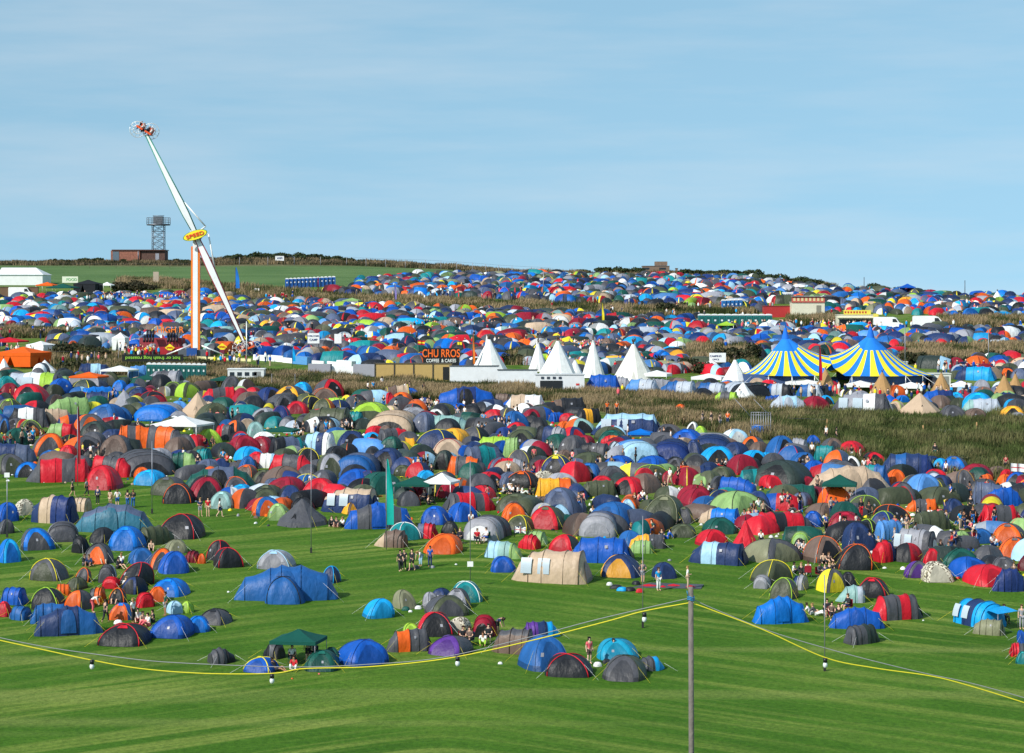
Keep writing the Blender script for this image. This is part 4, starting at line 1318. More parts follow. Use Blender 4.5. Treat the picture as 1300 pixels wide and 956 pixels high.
mast(690, 344, 376, 'dark topped post in the upper camp', r=.1, c='l')
for i, (x, t_, b) in enumerate(((1097,351,366),(1225,355,374))): mast(x, t_, b, ['faint mast on the skyline left of the blue gazebo', 'faint mast on the skyline right of the blue gazebo'][i], r=.08, c='g')
# lattice fence gate by the bank
def gate():
    a = P(966, 556); root = thing('metal_gate', a, R(-8)); 
    for x in np.linspace(-1.1, 1.1, 9):
        m_ = MB(); m_.tube([(x,0,0),(x,0,2.9)], .035, 'l', n=5); m_.build('bar', 'metal', root)
    for z in (.1, 1.4, 2.6, 2.9):
        m_ = MB(); m_.tube([(-1.15,0,z),(1.15,0,z)], .04, 'l', n=5); m_.build('rail', 'metal', root)
    for s_ in (-1, 1):
        m_ = MB(); m_.tube([(s_*1.15,0,2.4),(s_*1.15-2.0,.4,4.6 if s_ < 0 else 4.4)], .03, 'l', n=5); m_.build('brace', 'metal', root)
    tag(root, 'grey metal crowd gate with slanting braces on the grass bank', 'gate')
gate()
def fence(pts, h, step, label, c='l', rails=(1.0,), r=.05):
    root = thing('fence', P(*pts[0])); o = root.location.copy(); P3 = [P(*p) for p in pts]
    for k in range(len(P3)-1):
        a, b = P3[k], P3[k+1]; n = max(1, int((b-a).length/step))
        for j in range(n):
            t_ = j/n; x, y = a.x+(b.x-a.x)*t_, a.y+(b.y-a.y)*t_; z = gz(x, y)
            m_ = MB(); m_.tube([(x-o.x, y-o.y, z-o.z-.1), (x-o.x, y-o.y, z-o.z+h)], r, c, n=5); m_.build('post', 'wood', root)
        for q_ in rails:
            m_ = MB(); pl = []
            for j in range(13):
                x, y = a.x+(b.x-a.x)*j/12, a.y+(b.y-a.y)*j/12; pl.append((x-o.x, y-o.y, gz(x, y)-o.z+h*q_))
            m_.tube(pl, .018, 'g', n=4); m_.build('wire', 'metal', root)
    tag(root, label, 'fence')
fence([(268,338),(340,337),(440,337),(540,341),(600,345),(650,349),(700,352)], 2.3, 5.5, 'tall pale post and wire fence along the hilltop', rails=(.5,.98), r=.07)
fence([(-10,341),(80,340),(250,341)], 1.3, 7, 'low wire fence along the far side of the green field', rails=(.9,), r=.04, c='z')
fence([(62,463),(120,463),(180,458)], 2.0, 4, 'metal site fence right of the orange marquee', rails=(.05,.98), r=.03)
fence([(345,493),(404,493)], 2.0, 2.5, 'metal site fence on the bank left of the packed camp', rails=(.05,.5,.98), r=.03)
fence([(1050,545),(1000,543)], 1.2, 3, 'short wooden rail beside the metal gate', rails=(.95,), r=.06, c='T')
fence([(1172,552),(1240,548),(1262,553)], 1.1, 6, 'sparse old wooden posts on the grass bank at right', rails=(), r=.09, c='T')
# brick hut and lattice watch tower on the hill
def hut():
    p = P(176, 331.2); m = FPX/p.y; root = thing('brick_hut', p)
    W1 = 37/m; W2 = 30/m; H = 12/m+.6
    b = MB(); b.box(-W2/2-.4, 3, H/2, W1, 6, H, (.30,.12,.08)); b.build('wall', 'brick', root)
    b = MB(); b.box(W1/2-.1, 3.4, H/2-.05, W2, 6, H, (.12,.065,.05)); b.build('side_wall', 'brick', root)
    b = MB(); b.box(0, 3.2, H+.12, 68/m, 7, .25, (.10,.05,.04)); b.build('roof', 'paint', root)
    b = MB(); b.box(-W1*.78, -.04, H*.5, 8/m, .08, H*.8, (.16,.2,.24)); b.build('shutter', 'metal', root)
    b = MB(); b.box(W2*.78, .36, H*.45, 1.0, .08, H*.6, 'l'); b.build('door', 'paint', root)
    b = MB(); b.tube([(-.1,-.1,0),(-.1,-.1,H)], .12, 'l'); b.build('drainpipe', 'metal', root)
    tag(root, 'low flat roofed brick hut on the hilltop', 'hut')
    p = P(195, 331.4); m = FPX/p.y; root = thing('watch_tower', p+Vector((0, 9, 0))); H = (331-283)/m; w = 1.6; s_ = [(-w,-w),(w,-w),(w,w),(-w,w)]
    gc = (.16,.17,.19)
    for x, y in s_:
        b = MB(); b.tube([(x,y,0),(x,y,H)], .09, gc, n=5); b.build('leg', 'metal', root)
    for k in range(6):
        z0, z1 = H*k/6, H*(k+1)/6
        for j in range(4):
            (x0,y0),(x1,y1) = s_[j], s_[(j+1) % 4]; b = MB(); b.tube([(x0,y0,z0),(x1,y1,z1)], .045, gc, n=4); b.tube([(x1,y1,z0),(x0,y0,z1)], .045, gc, n=4); b.tube([(x0,y0,z1),(x1,y1,z1)], .05, gc, n=4); b.build('brace', 'metal', root)
    b = MB(); n = 16; pw = 3.3
    b.tube([(0,0,H),(0,0,H+.35)], pw, gc, n=n); b.build('platform', 'metal', root)
    b = MB()
    for z in (.9, 1.5, 2.1): b.tube([(pw*math.cos(2*math.pi*k/n), pw*math.sin(2*math.pi*k/n), H+z) for k in range(n+1)], .045, gc, n=4)
    for k in range(n): b.tube([(pw*math.cos(2*math.pi*k/n), pw*math.sin(2*math.pi*k/n), H+.3), (pw*math.cos(2*math.pi*k/n), pw*math.sin(2*math.pi*k/n), H+2.1)], .045, gc, n=4)
    b.build('railing', 'metal', root)
    b = MB(); b.box(0, 0, H+1.4, 2.6, 2.6, 2.2, gc); b.tube([(-1.6,0,H+2.7),(1.6,0,H+2.7)], .08, gc); b.build('top_frame', 'metal', root)
    b = MB()
    for k in range(12):
        zz = H*k/12; b.box(-.6+1.2*(k % 2), 0, zz+.4, 1.4, .6, .12, gc)
    b.build('stair', 'metal', root)
    tag(root, 'grey lattice watch tower with round railed platform behind the brick hut', 'tower')
hut()
root, W, H = cabin(833, 346, 34, 8, 5, (.22,.15,.11), 'ruined brown stone building on the skyline', name='ruined_building', cat='building', door=False, win=2)
b = MB(); b.box(W*.2, 2.5, H+.7, W*.45, 4, 1.0, (.22,.15,.11)); b.build('upper_wall', 'brick', root)
root, W, H = cabin(859, 347, 3, 6, .8, (.2,.14,.1), 'small stone stump right of the ruined building', name='stone_stump', cat='ruin', door=False)
# tall booster ride
def ride():
    p = P(248.5, 452); m = FPX/p.y; root = thing('fairground_ride', p); H = (452-304)/m; wt = 11/m
    b = MB(); b.box(0, 0, H/2, wt*.56, wt*.8, H, (.86,.86,.86)); b.build('tower_mast', 'paint', root)
    for s_ in (-1, 1):
        b = MB(); b.box(s_*wt*.40, 0, H*.47, wt*.20, wt*.7, H*.94, (.92,.21,.01)); b.build('edge_panel', 'paint', root)
    b = MB(); b.box(0,0,.5,5,4,1.0,(.10,.11,.13)); b.box(-.3,-2.2,.7,1.6,.6,1.2,(.02,.08,.3)); b.build('base_frame', 'paint', root)
    for s_ in (-1, 1):
        b = MB(); b.tube([(0,0,2),(s_*4.5,-.5,.2)], .14, 'w'); b.build('outrigger', 'metal', root)
    hub = Vector((1.5/m, -.9, (452-299)/m))
    b = MB(); b.box(0, -.2, hub.z, 1.5, 2.0, 1.5, (.8,.8,.8)); b.tube([(hub.x,.8,hub.z),(hub.x,-1.2,hub.z)], .8, 'l', n=16); b.build('hub', 'paint', root)
    def W_(X, Y): return Vector(((X-248.5)/m, -1.0, (452-Y)/m))
    for nm, (X1, Y1), (X2, Y2), ec in (('arm', (249.5, 297), (187.5, 172), (.02,.22,.16)), ('arm', (250.5, 301), (312, 437), (.35,.02,.05))):
        A, B = W_(X1, Y1), W_(X2, Y2); d = (B-A).normalized(); nrm = d.cross(Vector((0,1,0))).normalized()
        b = MB(); ws = [(0,.26),(.20,.46),(.32,.48),(1,.13)]; vs = []; 
        for t_, hw in ws:
            c = A+(B-A)*t_
            for sx, sy in ((-1,-1),(1,-1),(1,1),(-1,1)): vs.append(c+nrm*hw*sx+Vector((0,hw*.8*sy,0)))
        fs = [(i*4+k, i*4+(k+1) % 4, (i+1)*4+(k+1) % 4, (i+1)*4+k) for i in range(3) for k in range(4)]+[(0,1,2,3),(12,13,14,15)]
        b.add(vs, fs, (.86,.86,.86)); ao = b.build(nm, 'paint', root)
        for s_ in (-1, 1):
            e = MB(); pts = [A+(B-A)*t_+nrm*(hw+.07)*s_+Vector((0,-.1,0)) for t_, hw in ws]; e.tube(pts, .10, ec if s_*(1 if Y2 < 300 else -1) else 'w', n=5); e.build('edge_strip', 'paint', ao)
        # tie rod standing off the arm
        e = MB(); off = nrm*(1.9 if Y2 < 300 else 1.9)*(1 if nrm.x > 0 else -1); e.tube([A+(B-A)*.02+off, A+(B-A)*.30+nrm*(.6 if nrm.x > 0 else -.6)], .13, 'w'); e.tube([A+(B-A)*.02+off, A], .13, 'w'); e.build('tie_rod', 'paint', ao)
        # gondola: two benches back to back inside a hooped guard
        g = MB(); G0 = B+d*.8
        g.box(G0.x, G0.y, G0.z, 1.0, 1.0, .35, 'k'); go_ = g.build('gondola', 'metal', ao)
        tl = .55 if Y2 < 300 else -.4
        for s_ in (-1, 1):
            q_ = MB(); M_ = Matrix.Translation(G0) @ Matrix.Rotation(tl, 4, 'Y')
            q_.box(s_*.75, 0, 0, 1.1, 1.9, .28, (.80,.10,.02), M=M_); q_.box(s_*.75, .5, .42, 1.1, .25, .9, (.80,.10,.02), M=M_); q_.build('bench', 'paint', go_)
            for k in range(2):
                q_ = MB(); q_.tube([M_ @ Vector((s_*.75-.25+.5*k, -.1, .15)), M_ @ Vector((s_*.75-.25+.5*k, .0, .75))], .17, [(.02,.02,.03),(.7,.6,.55)][k], n=7); q_.tube([M_ @ Vector((s_*.75-.25+.5*k, -.1, .8)), M_ @ Vector((s_*.75-.25+.5*k, -.1, 1.05))], .12, (.35,.2,.14), n=7)
                q_.tube([M_ @ Vector((s_*.75-.25+.5*k, -.2, .15)), M_ @ Vector((s_*.75-.25+.5*k, -.75, .1)), M_ @ Vector((s_*.75-.25+.5*k, -.85, -.4))], .09, (.03,.04,.08), n=6); q_.build('rider', 'cloth', go_)
        for s_ in (-1, 1):
            q_ = MB(); C = G0+Vector((s_*1.0, 0, .15 if s_ < 0 else -.1)); n = 20
            for rr_ in (1.25, .7): q_.tube([C+Vector((rr_*math.cos(2*math.pi*k/n), .35*s_, rr_*math.sin(2*math.pi*k/n))) for k in range(n+1)], .05, 'w', n=4)
            for k in range(10):
                a = 2*math.pi*k/10; q_.tube([C+Vector((.15*math.cos(a), .35*s_, .15*math.sin(a))), C+Vector((1.25*math.cos(a), .35*s_, 1.25*math.sin(a)))], .03, 'w', n=4)
            q_.build('guard_hoop', 'metal', go_)
    # oval name plate
    n = 28; vs = []; b = MB(); tilt = -R(17); C = Vector((hub.x, -2.15, hub.z)); rx, rz_ = 14.8/m, 5.6/m
    def oval(s_, y, c):
        vv = [C+Vector((0, y, 0))]+[C+Vector((s_*rx*math.cos(2*math.pi*k/n)*math.cos(tilt)-s_*rz_*math.sin(2*math.pi*k/n)*math.sin(-tilt)*1, y, s_*rz_*math.sin(2*math.pi*k/n)*math.cos(tilt)+s_*rx*math.cos(2*math.pi*k/n)*math.sin(-tilt))) for k in range(n)]
        b.add(vv, [(0, 1+(k+1) % n, 1+k) for k in range(n)], c)
    oval(1.08, .05, (.12,.25,.03)); oval(1.0, 0, (.95,.80,.03)); po = b.build('name_plate', 'paint', root)
    b = MB(); b.tube([C+Vector((0,.06,0)), C+Vector((0,.9,0))], .5, 'g', n=12); b.build('plate_mount', 'metal', root)
    tm = MB(); put_text(tm, 'SPEED', rz_*1.15, (.85,.05,.03), tuple(C+Vector((0,-.08,0))), tilt=tilt, stretch=1.35); tm.build('lettering', 'paint', po)
    tag(root, 'tall white and orange booster ride with a long arm swinging into the sky', 'fairground ride')
    BOXES.append((236, 400, 262, 450))
ride()
def diamond(X, Yb, zc, s, label):
    p = P(X, Yb); m = FPX/p.y; root = thing('sign', p); z = (Yb-zc)/m; r_ = s/m
    b = MB(); vs = [(r_*1.25,0,z),(0,0,z+r_),(-r_*1.25,0,z),(0,0,z-r_)]; vs += [(x,.15,zz) for x,_,zz in vs]
    b.add(vs, [(0,3,2,1),(4,5,6,7),(0,1,5,4),(1,2,6,5),(2,3,7,6),(3,0,4,7)], (.9,.75,.02)); bo = b.build('board', 'paint', root)
    t_ = MB(); put_text(t_, 'SPEED', r_*.62, (.75,.05,.02), (0,-.04,z)); t_.build('lettering', 'paint', bo)
    b = MB(); b.box(0, .1, z*.35, .7, .5, z*.7, (.2,.02,.05)); b.build('stand', 'paint', root); tag(root, label, 'sign')
diamond(282, 452, 440.5, 5, 'yellow diamond sign right of the tower of the tall ride')
diamond(188, 452, 443, 4.4, 'yellow diamond sign on the left of the red fairground ride')
diamond(215.5, 452, 441.5, 5, 'yellow diamond sign under the HIGH letters of the red ride')
def red_ride():
    p = P(204, 450); m = FPX/p.y; root = thing('fairground_stall', p)
    b = MB(); b.box(0, 0, .6, 60/m, 4, 1.2, (.40,.02,.03)); b.build('deck', 'paint', root)
    b = MB(); b.box(0, 1.8, 1.9, 58/m, .15, 1.4, (.30,.05,.06)); b.build('back_wall', 'paint', root)
    for s_ in (-1, 1):
        for k in range(7):
            b = MB(); b.tube([(s_*(1.2+.45*(k % 4)), -.5+.3*(k//4), 2.0+.9*(k//4)), (s_*(1.2+.45*(k % 4)), .1+.3*(k//4), 2.9+.9*(k//4))], .2, (.015,.015,.02), n=7); b.build('seat', 'paint', root)
    for x in (1.0, 2.0, 2.6, 3.3):
        b = MB(); b.tube([(x, .6, 0), (x, .6, (450-414)/m)], .08, 'g', n=5); b.build('frame_post', 'metal', root)
    b = MB(); b.box(12/m, .5, (450-412)/m, 20/m, .15, 6/m, 'g'); bo = b.build('head_board', 'paint', root)
    t_ = MB(); put_text(t_, 'HIGH R', 1.35, (.90,.22,.02), (12/m, .05, (450-419)/m), stretch=.95); t_.build('lettering', 'paint', bo)
    for s_ in (-1, 1):
        b = MB(); b.tube([(s_*2.4+1.5, -.8, 1.5), (s_*2.6+1.6, -1.4, 1.0), (s_*3.4+1.9, -1.5, 1.6)], .35, 'l', n=8); b.build('ramp', 'paint', root)
    tag(root, 'red fairground ride with HIGH lettering left of the tall ride', 'fairground ride')
red_ride()
# wooden pole with the light strings close to the camera
D0 = 40.0
def W0p(X, Y, D=D0): return Vector(((X-CXP)/FPX*D, D, CAMZ-(Y-YH)/FPX*D))
pt_ = W0p(877, 745); gb = Vector((pt_.x, pt_.y, gz(pt_.x, pt_.y)-.1)); root = thing('wooden_pole', gb)
b = MB(); b.tube([(0,0,0), (.012,0,1.5), (0,0,(pt_-gb).z)], .052, (.17,.15,.13), n=12, r2=.043); b.build('shaft', 'wood', root)
b = MB()
for k in range(3): b.tube([(.058*math.cos(a_), .058*math.sin(a_), (pt_-gb).z-.17-.025*k+.015*math.sin(a_*2)) for a_ in np.linspace(0, 2*math.pi, 13)], .009, (.05,.25,.5), n=5)
b.tube([(-.05,-.04,(pt_-gb).z-.15), (-.07,-.06,(pt_-gb).z-.06)], .008, (.05,.25,.5), n=5); b.build('rope_lashing', 'rope', root)
tag(root, 'weathered wooden pole carrying the yellow light cables', 'pole')
for s_, X_, Yt in ((-1, -160, 770), (1, 1460, 960)):
    e = W0p(X_, Yt); g_ = Vector((e.x, e.y, gz(e.x, e.y)-.1))
    if e.z-g_.z > .8:
        r2 = thing('wooden_pole', g_); b = MB(); b.tube([(0,0,0),(0,0,e.z-g_.z)], .05, (.17,.15,.13), n=10); b.build('shaft', 'wood', r2); tag(r2, 'wooden pole outside the left edge that holds the far end of the cables' if s_ < 0 else 'wooden pole outside the right edge that holds the cable end', 'pole')
def cable(pts, r, c, label, dy=0):
    m_ = MB(); P3 = []
    for k in range(len(pts)-1):
        p0 = pts[max(k-1, 0)]; p1 = pts[k]; p2 = pts[k+1]; p3 = pts[min(k+2, len(pts)-1)]
        for j in range(8):
            t_ = j/8; f_ = lambda a, b, c_, d: .5*((2*b)+(-a+c_)*t_+(2*a-5*b+4*c_-d)*t_*t_+(-a+3*b-3*c_+d)*t_**3)
            P3.append((f_(p0[0],p1[0],p2[0],p3[0]), f_(p0[1],p1[1],p2[1],p3[1])))
    P3.append(pts[-1]); o_ = W0p(*P3[0]); m_.tube([W0p(*p)-o_+Vector((0,dy,0)) for p in P3], r, c, n=6)
    ob = m_.build('cable', 'rope', None, o_); tag(ob, label, 'cable'); return ob
cable([(-160,770),(-80,795),(0,813),(60,826),(116,838),(180,849),(260,855),(345,855),(385,849),(460,847),(530,841),(590,832),(680,812),(770,789),(817,776),(877,765)], .0105, (.74,.64,.03), 'yellow cable sagging left from the wooden pole')
cable([(-160,766),(-80,792),(0,811),(60,823),(130,833),(200,841),(300,846),(380,848),(460,845),(560,836),(680,808),(760,787),(877,760)], .0075, (.30,.30,.31), 'thin grey wire running left just above the yellow cable', .1)
cable([(877,765),(905,775),(970,800),(1048,835),(1110,848),(1180,858),(1225,869),(1300,892),(1460,945)], .0105, (.74,.64,.03), 'yellow cable sagging right from the wooden pole')
cable([(877,760),(905,773),(980,803),(1060,827),(1125,844),(1180,857),(1240,870),(1330,896),(1460,942)], .0075, (.30,.30,.31), 'thin grey wire running right just above the yellow cable', .1)
for i, (X, Y) in enumerate(((117,838),(345.5,856),(581,834),(818,778),(1047.5,836))):
    o_ = W0p(X, Y); r3 = thing('light_bulb', o_+Vector((0,-.02,0))); r3.scale = (.85,.85,.85)
    b = MB(); b.tube([(0,0,.01),(0,0,-.075)], .042, (.012,.012,.014), n=12); b.build('socket', 'paint', r3)
    b = MB(); prof = [(0,.030),(-.02,.040),(-.05,.048),(-.085,.042),(-.11,.025),(-.118,.004)]; n = 14
    vs = [(r_*math.cos(2*math.pi*k/n), r_*math.sin(2*math.pi*k/n), z-.07) for z, r_ in prof for k in range(n)]
    b.add(vs, [(i_*n+k, i_*n+(k+1) % n, (i_+1)*n+(k+1) % n, (i_+1)*n+k) for i_ in range(len(prof)-1) for k in range(n)], (.75,.78,.80), smooth=True); b.build('globe', 'paint', r3)
    tag(r3, ['white bulb on the cable at far left, below the navy family tent', 'white bulb on the cable below the green gazebo', 'white bulb on the cable below the purple and grey dome tent', 'white bulb on the cable just left of the wooden pole', 'white bulb on the cable right of the wooden pole'][i], 'light bulb', 'bulbs on the cable')
# ------------------------------------------------------------ people
J0 = dict(pelvis=(0,0,.95), spine=(0,.01,1.15), chest=(0,0,1.34), neck=(0,0,1.49), head=(0,-.02,1.60), crown=(0,-.01,1.70),
  sl=(-.17,0,1.41), el=(-.23,.02,1.13), wl=(-.25,-.07,.89), hl=(-.25,-.11,.80), sr=(.17,0,1.41), er=(.23,.02,1.13), wr=(.25,-.07,.89), hr=(.25,-.11,.80),
  pl=(-.09,0,.90), kl=(-.10,-.03,.49), al=(-.10,.02,.09), tl=(-.11,-.15,.04), pr=(.09,0,.90), kr=(.10,-.03,.49), ar=(.10,.02,.09), tr=(.11,-.15,.04))
RAD = dict(pelvis=.125, spine=.11, chest=.135, neck=.05, head=.088, crown=.07, sl=.06, sr=.06, el=.042, er=.042, wl=.028, wr=.028, hl=.036, hr=.036,
  pl=.088, pr=.088, kl=.056, kr=.056, al=.038, ar=.038, tl=.034, tr=.034)
E = [('pelvis','spine'),('spine','chest'),('chest','neck'),('neck','head'),('head','crown'),('chest','sl'),('sl','el'),('el','wl'),('wl','hl'),('chest','sr'),('sr','er'),('er','wr'),('wr','hr'),
  ('pelvis','pl'),('pl','kl'),('kl','al'),('al','tl'),('pelvis','pr'),('pr','kr'),('kr','ar'),('ar','tr')]
def pose(**k): d = dict(J0); d.update(k); return d
POSES = {
 'stand': pose(),
 'lean': pose(wl=(-.10,-.24,1.10), hl=(.0,-.26,1.14), wr=(.12,-.22,1.05), hr=(.04,-.27,1.08), kr=(.13,-.05,.49), ar=(.16,.0,.09), tr=(.2,-.16,.04)),
 'hips': pose(el=(-.34,.05,1.15), wl=(-.18,-.05,1.0), hl=(-.13,-.08,.99), er=(.30,.04,1.13), wr=(.30,-.12,.92), hr=(.30,-.17,.85)),
 'walk': pose(kl=(-.09,-.20,.52), al=(-.09,-.22,.12), tl=(-.10,-.38,.08), kr=(.09,.06,.50), ar=(.09,.30,.16), tr=(.1,.20,.04), el=(-.22,.10,1.14), wl=(-.24,.14,.90), hl=(-.24,.14,.81), er=(.22,-.06,1.14), wr=(.23,-.22,.95), hr=(.23,-.27,.88)),
 'sit': pose(pelvis=(0,.05,.13), spine=(0,.07,.32), chest=(0,.02,.52), neck=(0,-.02,.67), head=(0,-.05,.78), crown=(0,-.04,.88), sl=(-.17,.0,.59), el=(-.24,-.12,.36), wl=(-.17,-.33,.38), hl=(-.15,-.42,.40),
   sr=(.17,0,.59), er=(.24,-.10,.35), wr=(.18,-.32,.34), hr=(.14,-.40,.36), pl=(-.10,-.02,.12), kl=(-.20,-.40,.40), al=(-.16,-.66,.09), tl=(-.16,-.82,.06), pr=(.10,-.02,.12), kr=(.19,-.42,.36), ar=(.14,-.70,.09), tr=(.15,-.86,.06)),
 'recline': pose(pelvis=(0,.0,.12), spine=(0,.12,.28), chest=(0,.22,.45), neck=(0,.26,.60), head=(0,.25,.71), crown=(0,.26,.81), sl=(-.17,.22,.52), el=(-.24,.40,.30), wl=(-.26,.46,.08), hl=(-.26,.44,.04),
   sr=(.17,.22,.52), er=(.24,.38,.30), wr=(.26,.46,.08), hr=(.26,.44,.04), pl=(-.09,-.06,.12), kl=(-.12,-.46,.24), al=(-.12,-.84,.08), tl=(-.13,-.92,.18), pr=(.09,-.06,.12), kr=(.12,-.44,.34), ar=(.12,-.72,.08), tr=(.12,-.88,.05)),
 'chair': pose(pelvis=(0,.05,.50), spine=(0,.08,.70), chest=(0,.06,.90), neck=(0,.03,1.05), head=(0,.0,1.16), crown=(0,.01,1.26), sl=(-.17,.04,.97), el=(-.25,-.02,.72), wl=(-.2,-.25,.68), hl=(-.18,-.34,.68),
   sr=(.17,.04,.97), er=(.25,-.02,.72), wr=(.2,-.25,.66), hr=(.16,-.33,.68), pl=(-.1,-.02,.49), kl=(-.13,-.42,.50), al=(-.13,-.46,.09), tl=(-.14,-.62,.05), pr=(.1,-.02,.49), kr=(.13,-.42,.50), ar=(.13,-.40,.09), tr=(.14,-.57,.05)),
 'bend': pose(pelvis=(0,.08,.92), spine=(0,-.04,1.06), chest=(0,-.22,1.15), neck=(0,-.36,1.19), head=(0,-.46,1.18), crown=(0,-.54,1.14), sl=(-.17,-.28,1.12), el=(-.2,-.34,.86), wl=(-.16,-.42,.64), hl=(-.15,-.44,.56),
   sr=(.17,-.28,1.12), er=(.2,-.34,.86), wr=(.16,-.42,.64), hr=(.15,-.44,.56), pl=(-.09,.06,.88), pr=(.09,.06,.88)),
}
def skin_mesh(J, edges, rad, name, sub=1):
    names = []
    for a, b in edges:
        for q_ in (a, b):
            if q_ not in names: names.append(q_)
    me = bpy.data.meshes.new(name); me.from_pydata([J[n] for n in names], [(names.index(a), names.index(b)) for a, b in edges], [])
    o = bpy.data.objects.new(name, me); COL.objects.link(o); md = o.modifiers.new('s', 'SKIN'); md.use_smooth_shade = True
    for i, n in enumerate(names):
        sv = me.skin_vertices[0].data[i]; sv.radius = (rad[n], rad[n]*(.8 if n in ('chest','spine','pelvis') else 1)); sv.use_root = (i == 0)
    s2 = o.modifiers.new('u', 'SUBSURF'); s2.levels = sub; s2.render_levels = sub
    dg = bpy.context.evaluated_depsgraph_get(); out = bpy.data.meshes.new_from_object(o.evaluated_get(dg)); out.name = name
    bpy.data.objects.remove(o); return out
def lerp(a, b, t_): return tuple(a[i]+(b[i]-a[i])*t_ for i in range(3))
PM = {}
for nm, J in POSES.items():
    J = dict(J); body = skin_mesh(J, E, RAD, 'person')
    up = lambda r_: r_+.022
    for s_ in 'lr':
        J['m'+s_] = lerp(J['s'+s_], J['e'+s_], .75); J['c'+s_] = lerp(J['k'+s_], J['a'+s_], .9); J['h2'+s_] = lerp(J['p'+s_], J['k'+s_], .85)
        J['f'+s_] = lerp(J['e'+s_], J['w'+s_], .9)
    J['nk'] = lerp(J['chest'], J['neck'], .55); J['waist'] = lerp(J['pelvis'], J['spine'], .15)
    R2 = {k: up(v) for k, v in RAD.items()}; R2.update(ml=.056, mr=.056, cl=.058, cr=.058, h2l=.078, h2r=.078, fl=.042, fr=.042, nk=.07, waist=.145)
    tee = skin_mesh(J, [('spine','waist'),('spine','chest'),('chest','nk'),('chest','sl'),('sl','ml'),('chest','sr'),('sr','mr')], R2, 'top')
    slv = skin_mesh(J, [('spine','waist'),('spine','chest'),('chest','nk'),('chest','sl'),('sl','el'),('el','fl'),('chest','sr'),('sr','er'),('er','fr')], R2, 'top')
    trs = skin_mesh(J, [('pelvis','pl'),('pl','kl'),('kl','cl'),('pelvis','pr'),('pr','kr'),('kr','cr')], R2, 'trousers')
    sho = skin_mesh(J, [('pelvis','pl'),('pl','h2l'),('pelvis','pr'),('pr','h2r')], R2, 'shorts')
    h, c = Vector(J['head']), Vector(J['crown']); d = (c-h).normalized(); bk = Vector((0,.03,0))
    J['x0'] = tuple(h+d*.05+bk); J['x1'] = tuple(c+d*.012+bk*.3); J['x2'] = tuple(h+bk*1.6-d*.02); J['x3'] = tuple(h+bk*2-d*.22)
    hs = skin_mesh(J, [('x0','x1'),('x0','x2')], dict(x0=.09, x1=.076, x2=.07), 'hair', 1)
    hl = skin_mesh(J, [('x0','x1'),('x0','x2'),('x2','x3')], dict(x0=.09, x1=.076, x2=.075, x3=.06), 'hair', 1)
    for me in (body, tee, slv, trs, sho, hs, hl):
        while len(me.materials) < 1: me.materials.append(None)
    PM[nm] = dict(body=body, tee=tee, slv=slv, trs=trs, sho=sho, hs=hs, hl=hl)
SKINC = [lin((224,178,150)), lin((206,160,134)), lin((232,190,165)), lin((170,120,92))]
HAIRC = [lin((50,36,26)), lin((26,20,18)), lin((110,80,50)), lin((170,135,85)), lin((70,45,30))]
PWORD = {'w':'white','k':'black','g':'grey','b':'blue','N':'navy','r':'red','i':'beige','o':'orange','y':'yellow','c':'light blue','d':'green','l':'pale grey','m':'dark red','a':'pale blue','e':'olive','z':'brown','q':'teal','t':'denim blue','P':'pink','v':'lime'}
LIN['P'] = lin((230,100,110))
def person(X, Y, ps, top, leg, rot=None, lab=None, slot=None, vest=None):
    p = P(X, Y); s_ = hsh(X, Y, 'p'); M_ = PM[ps]; k = 1.0+.06*(s_-.5)
    if rot is None: rot = s_*360
    def mk(me, name, mat, par):
        o = bpy.data.objects.new(name, me); COL.objects.link(o); o.material_slots[0].link = 'OBJECT'; o.material_slots[0].material = mat
        if par is not None: o.parent = par
        return o
    b = mk(M_['body'], 'person', cloth(SKINC[int(s_*97) % 4]), None); b.location = p; b.rotation_euler = (0,0,R(rot)); b.scale = (k,k,k)
    long_s = top in 'kNgbe' and s_ > .4
    mk(M_['slv' if long_s else 'tee'], 'top', cloth(top), b)
    sh = s_*10 % 1 > .55
    mk(M_['sho' if sh else 'trs'], 'shorts' if sh else 'trousers', cloth(leg), b)
    lh = s_*31 % 1 > .55; mk(M_['hl' if lh else 'hs'], 'hair', cloth(HAIRC[int(s_*53) % 5]), b)
    verb = {'stand':'standing','lean':'standing with hands together','hips':'standing hand on hip','walk':'walking','sit':'sitting on the grass','recline':'leaning back on the grass','chair':'sitting in a camping chair','bend':'bending forward'}[ps]
    verb = {'stand':'standing','lean':'hands-together','hips':'hand-on-hip','walk':'walking','sit':'sitting','recline':'reclining','chair':'chair-seated','bend':'bending'}[ps]
    d = f"{verb} person in {PWORD[top].replace(' ', '-')} top, {PWORD[leg].replace(' ', '-')} {'shorts' if sh else 'trousers'}"
    REC.append([b, d, X, Y-5, 'person', lab])
    if ps == 'chair':
        r = thing('camping_chair', p, R(rot)); cc = ['N','d','m','k'][int(s_*71) % 4]
        m_ = MB(); m_.box(0,.02,.40,.52,.46,.03,cc); m_.build('seat', 'fabric', r); m_ = MB(); m_.box(0,.27,.68,.52,.03,.52,cc); m_.build('backrest', 'fabric', r)
        for sx in (-1,1):
            for sy in (-1,1): m_ = MB(); m_.tube([(sx*.27,sy*.22+.02,0),(sx*.25,-sy*.2+.03,.42)], .014, 'g', n=5); m_.build('leg', 'metal', r)
            m_ = MB(); m_.box(sx*.29,.0,.60,.05,.45,.03,'k'); m_.build('armrest', 'fabric', r)
        REC.append([r, f'{WORD[cc]} folding camping chair, occupied', X, Y, 'camping chair', None])
    return b
def S_(*rowz):
    for r_ in rowz: person(*r_)
